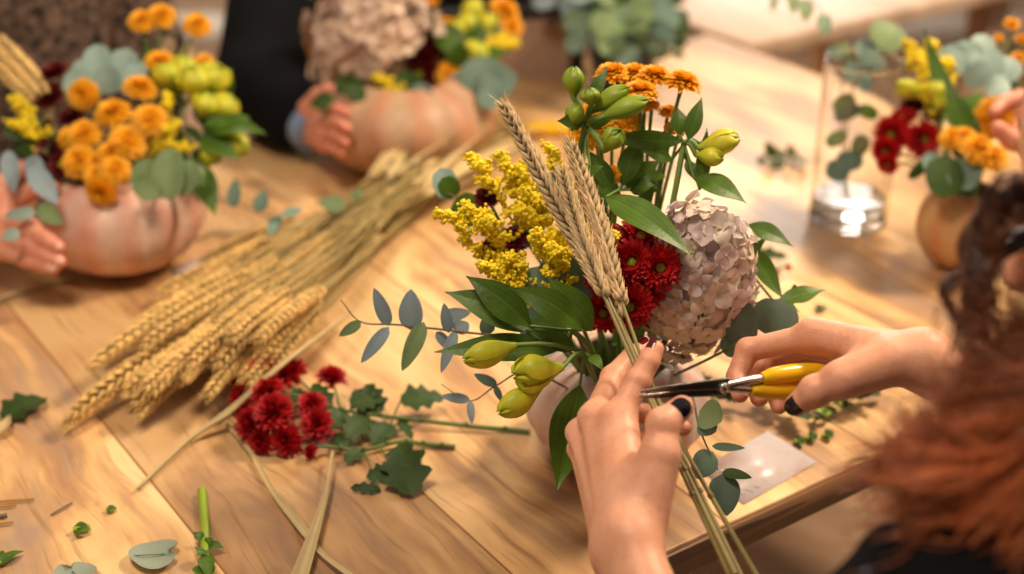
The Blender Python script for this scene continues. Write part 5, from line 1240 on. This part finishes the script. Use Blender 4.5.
def build_person(label, body_f, lo, hi, hands, skin, h=.009, sleeves=None, cloth=None, fine=.0017, loc=None, clothname='top', clothlabel=None, clipf=None):
    t = thing('person', label, 'person', loc)
    V, Q = surface(lambda p: body_f(p) + .0006, lo, hi, h)
    mb = MB(); mb.add(V, Q=Q)
    for J, hf, ext, hh in hands:
        pts = np.array([J['wrist'], limb_end(J['wrist'], J['elbow'], ext)] + J['mcp'] + J['pip'] + J['dip'] + J['tip'] + J['thumb'])
        lo2 = pts.min(0) - .042; hi2 = pts.max(0) + .042
        e = J['elbow'] - J['wrist']; ln = np.linalg.norm(e); e = e / ln
        V, Q = surface(hf, lo2, hi2, hh)
        keep = ((V - J['wrist']) @ e) < ln * ext
        Q = Q[keep[Q].all(1)]
        mb.add(V, Q=Q, C=knuckle_tint(V, J))
    body = part('body', mb, skin, t)
    if cloth is not None:
        V, Q = surface(cloth, lo, hi, h)
        cm = MB(); cm.add(V, Q=Q); part(clothname, cm, sleeves, t, label=clothlabel)
    return t, body

lf = hand_field(LH, 1.02); rf = hand_field(RH, 1.02)
hips = np.array([.55, .50, .52]); Le, Re = LH['elbow'], RH['elbow']
tf = torso_field(Lsh, Rsh, Le, Re, HC, hips, limb_end(LH['wrist'], Le, .25), limb_end(RH['wrist'], Re, .30))
look = nrm(np.array([-.72, .40, -.57])); hfld, HL = head_field(HC, look)
def body_f(p): return smin(tf(p), hfld(p), .02)
tf2 = torso_field(Lsh, Rsh, Le, Re, HC, hips, limb_end(LH['wrist'], Le, .75), limb_end(RH['wrist'], Re, .70))
nbk = (Lsh + Rsh) / 2
def cloth_f(p):
    d = tf2(p) - .009 + .0025 * np.sin(p @ np.array([70, 40, 90.])) * np.sin(p @ np.array([-50, 80, 30.]))
    return np.maximum(d, -(np.linalg.norm(p - (nbk + np.array([-.02, .03, .16])), axis=1) - .115))
florist, fbody = build_person('woman with long wavy auburn hair in black cutting wheat stems with scissors', body_f, (0, .25, .40), (.82, 1.1, 1.36),
    [(LH, lf, .62, .0016), (RH, rf, .62, .0016)], M['skin'], sleeves=M['knit'], cloth=cloth_f, loc=(hips[0], hips[1], .45), clothname='black_top')
nm = MB(); nail(nm, LH['thumb'][2], LH['thumb'][3], TOCAM * 1.2 - RT * .05 + UP * .25, .0092, .0078, .0078, sh=-.35); part('thumb_nail', nm, M['polish'], florist, label='black polished thumb nail')
nm = MB(); nail(nm, LH['dip'][0], LH['tip'][0], UP * .9 - RT * .8 + TOCAM * .45, .0068, .0052, .0065); part('finger_nail', nm, M['polishred'], florist, label='dark polished index finger nail')
nm = MB(); nail(nm, LH['dip'][1], LH['tip'][1], UP * .8 - RT * .6 + TOCAM * .5, .007, .0055, .0065); part('finger_nail', nm, M['polishred'], florist)
nm = MB(); nail(nm, RH['thumb'][2], RH['thumb'][3], -RT * .75 - UP * .35 + TOCAM * .75, .0088, .0076, .0080, sh=-.1); part('thumb_nail', nm, M['polish'], florist, label='black polished thumb nail')

# hair: locks of wavy strands rooted on the scalp
hm_, nt, b, out = nodes('wavy_auburn_hair')
a = N(nt, 'ShaderNodeAttribute', attribute_name='Col'); nt.links.new(a.outputs['Color'], b.inputs['Base Color'])
b.inputs['Roughness'].default_value = .3; b.inputs['Specular IOR Level'].default_value = .6; b.inputs['Anisotropic'].default_value = .6
hair = MB(); dark = np.array(lin((58, 34, 28))); aub = np.array(lin((196, 108, 60)))
def strand(P, r, amp, wl, ph, n=46, c0=0.0, c1=1.0, sides=3, k=1.0):
    S = spline(P, n); ln = np.linalg.norm(np.diff(S, axis=0), axis=1).cumsum(); ln = np.concatenate([[0], ln])
    T_ = np.gradient(S, axis=0); x, y, _ = basis(T_[0], TOCAM)
    env = np.clip(ln / .06, 0, 1)
    S = S + (np.outer(np.cos(ln / wl * 2 * pi + ph), x) + np.outer(np.sin(ln / wl * 2 * pi + ph), y)) * (amp * env)[:, None]
    u = np.clip(np.linspace(c0, c1, n), 0, 1)[:, None] ** 1.1
    hair.tube(S, np.concatenate([[r * .8], np.full(n - 2, r), [r * .25]]), sides, C=(dark * (1 - u) + aub * u) * k, cap=False)
upH = nrm(np.cross(np.cross(look, [0, 0, 1]), look)); sdH = nrm(np.cross(look, upH))
hr = np.random.default_rng(5)
def scalp(l):  # direction in head axes (side, forward, up)
    l = nrm(l); x = HL(1, 0, 0) - HL(0, 0, 0); y = HL(0, 1, 0) - HL(0, 0, 0); z = HL(0, 0, 1) - HL(0, 0, 0)
    return HL(0, -.015, .02) + x * l[0] * .080 + y * l[1] * .098 + z * l[2] * .106
# which side of the head faces the camera
sside = 1 if ((HL(1, 0, 0) - HL(0, 0, 0)) @ TOCAM) > 0 or ((HL(1, 0, 0) - HL(0, 0, 0))[0] < 0) else -1
def lock(root, via, tipp, n, spread, r, amp, wl, c=(0, 1)):
    ph = hr.uniform(0, 6); lk = hr.choice([.5, .75, 1.0, 1.35, 1.75])
    for k in range(n):
        o = hr.normal(0, 1, 3) * spread
        strand([root + o * .35, via[0] + o * .8] + [v + o * 1.0 for v in via[1:]] + [tipp + o * 1.3 + hr.normal(0, .008, 3)], r * hr.uniform(.6, 1.4), amp * hr.uniform(.7, 1.3), wl * hr.uniform(.85, 1.15), ph + hr.normal(0, .22), c0=c[0], c1=c[1], k=lk * hr.uniform(.8, 1.2))
# main fall of hair on the camera side, from the crown over the ear down past the shoulder
for k in range(86):
    q = hr.uniform(0, 1)
    root = scalp((sside * hr.uniform(.35, 1), hr.uniform(-.85, .25), hr.uniform(-.1, .9)))
    tx = 884 + 270 * q; ty = 500 + 60 * hr.uniform(-.5, 1) - 20 * (q < .1)
    d = .79 + .05 * hr.uniform(-1, 1)
    v1 = at(1082 + 90 * q + hr.normal(0, 8), 290 + 50 * hr.uniform(-1, 1), d + .02); v2 = at(965 + 160 * q + hr.normal(0, 14), 405 + 30 * hr.uniform(-1, 1), d)
    lock(root, [v1, v2], at(tx, ty, d - .02), 42, .0050, .00036, .013, .066)
# locks framing the face at the upper right
for k in range(9):
    root = scalp((sside * hr.uniform(.7, .95), hr.uniform(.35, .6), hr.uniform(-.1, .1))); q = hr.uniform(0, 1)
    lock(root, [at(1002 + 22 * q, 200 + 15 * hr.uniform(-1, 1), .79), at(980 + 10 * q, 255 + 15 * hr.uniform(-1, 1), .79)], at(972 + 14 * q, 350 + 30 * hr.uniform(-1, 1), .79), 20, .0028, .0004, .008, .06, (0, .35))
# stray curls in front of the table
r0 = scalp((sside * .85, .5, .0))
strand([r0, at(1000, 250, .80), at(970, 266, .80), at(942, 284, .80), at(950, 310, .80), at(972, 345, .79), at(985, 395, .78)], .0026, .001, .08, 0, 40, 0, .15, 6)
strand([r0, at(1002, 254, .80), at(972, 272, .80), at(947, 290, .80), at(958, 318, .80), at(974, 352, .79), at(984, 400, .78)], .0018, .001, .08, 1, 40, 0, .2, 6)
strand([r0, at(1004, 258, .80), at(986, 290, .80), at(984, 340, .79), at(972, 390, .78)], .0024, .001, .08, 0, 30, 0, .2, 6)
strand([r0, at(1000, 240, .80), at(968, 262, .80), at(960, 240, .80), at(985, 205, .80), at(1010, 190, .81)], .002, .001, .08, 0, 30, 0, .1, 6)
for (x, y, m1, m2) in ((846, 450, (955, 400), (905, 432)), (858, 462, (960, 410), (910, 444)), (840, 474, (960, 420), (900, 455)), (868, 482, (962, 440), (915, 466)), (880, 505, (960, 450), (915, 488)), (872, 492, (955, 425), (906, 470)), (862, 470, (950, 395), (900, 440))):
    for j in range(4):
        o = hr.normal(0, .0018, 3); strand([at(1005, 340, .79) + o, at(*m1, .785) + o * 2, at(*m2, .78) + o * 3, at(x, y, .775) + o * 5], .0007, .002, .09, j, 28, .3, .8, 4)
part('hair', hair, hm_, florist)
M['spark'] = pmat('bright_blue_sequin', (60, 180, 255), .12, .05, 20)
for (x, y) in ((866, 571),):
    ds = np.linspace(.5, 1.0, 400); rp = np.array([at(x, y, d_) for d_ in ds]); hit = np.where(cloth_f(rp) < 0)[0]
    if len(hit):
        q = rp[hit[0]]; sq = MB(); sq.lathe([(.0001, .0008), (.0011, .0006), (.0014, 0), (.0011, -.0006), (.0001, -.0006)], q + TOCAM * .001, TOCAM + UPC * .3, 14)
        part('sequin', sq, M['spark'], florist, label='small bright blue sequin')
# ---------------------------------------------------------------- the people across the table
P1R = dict(wrist=at(-28, 224, 1.60), elbow=np.array([-.98, 1.72, .90]),
    mcp=arr([(8, 206, 1.585), (6, 222, 1.575), (6, 238, 1.565), (4, 250, 1.565)]),
    pip=arr([(34, 190, 1.57), (30, 228, 1.535), (30, 246, 1.532), (26, 260, 1.535)]),
    dip=arr([(46, 186, 1.565), (46, 240, 1.522), (46, 256, 1.522), (42, 265, 1.525)]),
    tip=arr([(54, 187, 1.56), (58, 247, 1.518), (60, 262, 1.518), (54, 269, 1.52)]),
    thumb=arr([(-14, 206, 1.60), (6, 186, 1.60), (18, 172, 1.60), (32, 166, 1.60)]))
s1L, s1R = np.array([-.61, 2.04, 1.20]), np.array([-.94, 2.00, 1.20]); h1 = np.array([-.74, 1.98, 1.42]); e1L = np.array([-.55, 2.05, .84])
w1L = np.array([-.54, 1.99, .60])
P1L = dict(wrist=w1L + np.array([-.01, .02, .01]), elbow=e1L, mcp=[w1L + np.array([-.06 + .006 * i, -.02 - .016 * i, .0]) for i in range(4)],
    pip=[w1L + np.array([-.095 + .006 * i, -.03 - .017 * i, -.005]) for i in range(4)], dip=[w1L + np.array([-.112 + .006 * i, -.034 - .017 * i, -.015]) for i in range(4)], tip=[w1L + np.array([-.122 + .006 * i, -.036 - .017 * i, -.022]) for i in range(4)],
    thumb=[w1L + np.array(q) for q in ((-.02, -.005, -.005), (-.05, .0, -.01), (-.075, -.01, -.015), (-.09, -.02, -.02))])
hp1 = np.array([-.78, 2.08, .52])
t1 = torso_field(s1L, s1R, e1L, P1R['elbow'], h1, hp1, limb_end(P1L['wrist'], e1L, .2), limb_end(P1R['wrist'], P1R['elbow'], .2), 1.1)
h1f, H1L = head_field(h1, (.1, -.85, -.4))
t1c = torso_field(s1L, s1R, e1L, P1R['elbow'], h1, hp1, limb_end(P1L['wrist'], e1L, .1), limb_end(P1R['wrist'], P1R['elbow'], .3), 1.1)
def neck_cut(d, p, c, r): return np.maximum(d, -(np.linalg.norm(p - c, axis=1) - r))
p1, _ = build_person('person in a speckled brown tweed jumper holding the peach pumpkin bouquet', lambda p: smin(t1(p), h1f(p), .02), (-1.2, 1.5, .36), (-.2, 2.34, 1.60),
    [(P1R, hand_field(P1R, 1.1), .5, .0032), (P1L, hand_field(P1L, 1.05), .5, .004)], M['skin2'], .012, M['tweed'],
    lambda p: neck_cut(t1c(p) - .014, p, h1, .15), loc=(hp1[0], hp1[1], .4), clothname='tweed_jumper')
for i in (1, 2, 3):
    nm = MB(); nail(nm, P1R['dip'][i], P1R['tip'][i], TOCAM + UP * .4, .0068, .0058, .0065); part('finger_nail', nm, M['nailbare'], p1)
# hair caps for the two people whose heads are above the picture
def hair_cap(c, fwd, parent, col, seed):
    f, L = head_field(c, fwd); fwd = nrm(fwd)
    cap = lambda p: np.maximum(ell(p, L(0, -.03, .03), np.array([.088, .096, .105]), np.array([nrm(L(1, 0, 0) - L(0, 0, 0)), fwd, nrm(L(0, 0, 1) - L(0, 0, 0))])) + .002 * np.sin(p @ np.array([300., 40, 60])), (p - L(0, .045, .03)) @ fwd)
    V, Q = surface(cap, c - .16, c + .16, .006); mb = MB(); mb.add(V, Q=Q); part('hair', mb, pmat('dark_brown_hair' + str(seed), col, .5, .3, 80), parent)
hair_cap(h1, (.1, -.85, -.4), p1, (60, 42, 32), 1)

P2R = dict(wrist=at(309, 126, 1.93), elbow=at(258, 88, 2.02),
    mcp=arr([(322, 110, 1.875), (323, 123, 1.865), (324, 135, 1.86), (324, 146, 1.865)]),
    pip=arr([(332, 108, 1.835), (335, 122, 1.82), (334, 135, 1.818), (331, 147, 1.825)]),
    dip=arr([(338, 109, 1.82), (341, 124, 1.80), (339, 138, 1.80), (335, 150, 1.808)]),
    tip=arr([(346, 113, 1.812), (348, 129, 1.79), (346, 143, 1.79), (341, 154, 1.80)]),
    thumb=arr([(308, 108, 1.90), (318, 96, 1.88), (328, 90, 1.87), (338, 90, 1.86)]))
P2L = dict(wrist=at(545, 100, 1.98), elbow=np.array([.20, 2.24, .86]),
    mcp=arr([(520, 102, 1.94), (518, 112, 1.92), (516, 120, 1.915), (514, 128, 1.91)]), pip=arr([(504, 100, 1.90), (502, 112, 1.885), (500, 122, 1.88), (500, 130, 1.885)]),
    dip=arr([(494, 104, 1.89), (492, 116, 1.87), (490, 126, 1.868), (490, 134, 1.875)]), tip=arr([(486, 108, 1.88), (484, 121, 1.862), (482, 131, 1.86), (483, 138, 1.868)]), thumb=arr([(534, 92, 1.96), (516, 86, 1.94), (506, 84, 1.93), (496, 84, 1.92)]))
s2L, s2R = at(560, -95, 2.48), at(292, -90, 2.16); h2 = np.array([-.14, 2.24, 1.48]); hp2 = np.array([-.19, 2.62, .52])
t2 = torso_field(s2L, s2R, at(640, -20, 2.5), P2R['elbow'], h2, hp2, None, limb_end(P2R['wrist'], P2R['elbow'], .3), 1.0)
t2c = torso_field(s2L, s2R, at(640, -20, 2.5), P2R['elbow'], h2, hp2, None, limb_end(P2R['wrist'], P2R['elbow'], .28), 1.15)
h2f, H2L = head_field(h2, (0, -.85, -.45))
p2, _ = build_person('person in a dark navy jacket with pale blue cuff holding the tan pumpkin', lambda p: smin(t2(p), h2f(p), .02), (-.66, 1.6, .36), (.44, 2.85, 1.66),
    [(P2R, hand_field(P2R, .84), .5, .0034)], M['skin2'], .012, M['navy'], lambda p: neck_cut(t2c(p) - .016, p, h2, .15), loc=(hp2[0], hp2[1], .4), clothname='dark_jacket')
hair_cap(h2, (0, -.85, -.45), p2, (40, 30, 26), 2)
W2, E2 = P2R['wrist'], P2R['elbow']
cf = MB(); cf.tube([limb_end(W2, E2, -.18), limb_end(W2, E2, .5)], (.032, .036), 20); part('shirt_cuff', cf, M['cuffblue'], p2, label='pale blue shirt cuff')

# the hand pinching an orange bloom at the right edge
P3 = dict(wrist=at(1085, 135, 1.62), elbow=np.array([.88, 1.62, 1.03]),
    mcp=arr([(1048, 110, 1.62), (1052, 118, 1.64), (1056, 128, 1.655), (1060, 138, 1.665)]),
    pip=arr([(1020, 98, 1.60), (1028, 112, 1.65), (1034, 126, 1.67), (1040, 138, 1.68)]),
    dip=arr([(1004, 102, 1.59), (1016, 120, 1.66), (1024, 134, 1.68), (1032, 144, 1.69)]),
    tip=arr([(994, 112, 1.58), (1012, 130, 1.65), (1022, 142, 1.67), (1032, 150, 1.68)]),
    thumb=arr([(1066, 142, 1.60), (1034, 148, 1.585), (1012, 140, 1.575), (998, 128, 1.57)]))
s3L, s3R = np.array([1.02, 1.62, 1.25]), np.array([1.25, 1.92, 1.25]); h3 = np.array([1.16, 1.78, 1.50]); hp3 = np.array([1.22, 1.72, .55])
# seated round the far end of the table
t3 = torso_field(s3L, s3R, P3['elbow'], np.array([1.2, 1.98, 1.0]), h3, hp3, limb_end(P3['wrist'], P3['elbow'], .2), None, 1.05)
t3c = torso_field(s3L, s3R, P3['elbow'], np.array([1.2, 1.98, 1.0]), h3, hp3, limb_end(P3['wrist'], P3['elbow'], .5), None, 1.05)
h3f, _q = head_field(h3, (-.85, -.25, -.4))
p3, _ = build_person('person at the right edge pinching an orange bloom between thumb and finger', lambda p: smin(t3(p), h3f(p), .02), (.70, 1.3, .36), (1.50, 2.25, 1.70),
    [(P3, hand_field(P3, 1.05), .5, .0032)], M['skin2'], .012, M['knit'], lambda p: neck_cut(t3c(p) - .014, p, h3, .15), loc=(hp3[0], hp3[1], .4), clothname='dark_jumper')
hair_cap(h3, (-.85, -.25, -.4), p3, (50, 34, 26), 3)
# ---------------------------------------------------------------- light and camera
w = bpy.data.worlds.new('room_air'); SC.world = w; w.use_nodes = True
bg = w.node_tree.nodes['Background']; bg.inputs[0].default_value = lin((255, 236, 216)) + (1,); bg.inputs[1].default_value = .2
def area(name, loc, target, size, power, color):
    l = bpy.data.lights.new(name, 'AREA'); l.shape = 'DISK'; l.size = size; l.energy = power; l.color = lin(color)
    o = bpy.data.objects.new(name, l); COL.objects.link(o); o.location = loc
    o.rotation_euler = (Vector(target) - Vector(loc)).to_track_quat('-Z', 'Y').to_euler(); return o
area('pendant_light', (1.15, 1.75, 2.35), (.1, 1.1, .75), .32, 33, (255, 228, 194))
area('ceiling_light', (-.45, .75, 2.6), (-.2, 1.3, .75), .5, 17, (255, 232, 204))
area('back_wall_fill', (-.6, 3.5, 2.6), (-.9, 4.7, .2), .5, 34, (255, 236, 214))  # unseen fill lamp, added to brighten the dull left of the back wall
cam = bpy.data.cameras.new('camera'); co = bpy.data.objects.new('camera', cam); COL.objects.link(co)
co.location = (0, 0, 1.48); co.rotation_euler = (math.radians(90 - 27), 0, 0)
cam.sensor_width = 36; cam.lens = FPX / 1024 * 36; cam.clip_start = .02
cam.dof.use_dof = True; cam.dof.focus_distance = 1.12; cam.dof.aperture_fstop = 2.5; cam.dof.aperture_blades = 9
SC.camera = co
vs = SC.view_settings; vs.view_transform = 'Standard'; vs.look = 'None'; vs.exposure = 0.42; vs.gamma = 1.0; vs.use_curve_mapping = False
try:
    SC.cycles.use_denoising = True; SC.cycles.denoiser = 'OPENIMAGEDENOISE'; SC.cycles.max_bounces = 16; SC.cycles.transmission_bounces = 16; SC.cycles.transparent_max_bounces = 16; SC.cycles.diffuse_bounces = 4; SC.cycles.glossy_bounces = 4; SC.cycles.caustics_reflective = False; SC.cycles.sample_clamp_indirect = 6.0
except Exception: pass
bpy.context.view_layer.update()
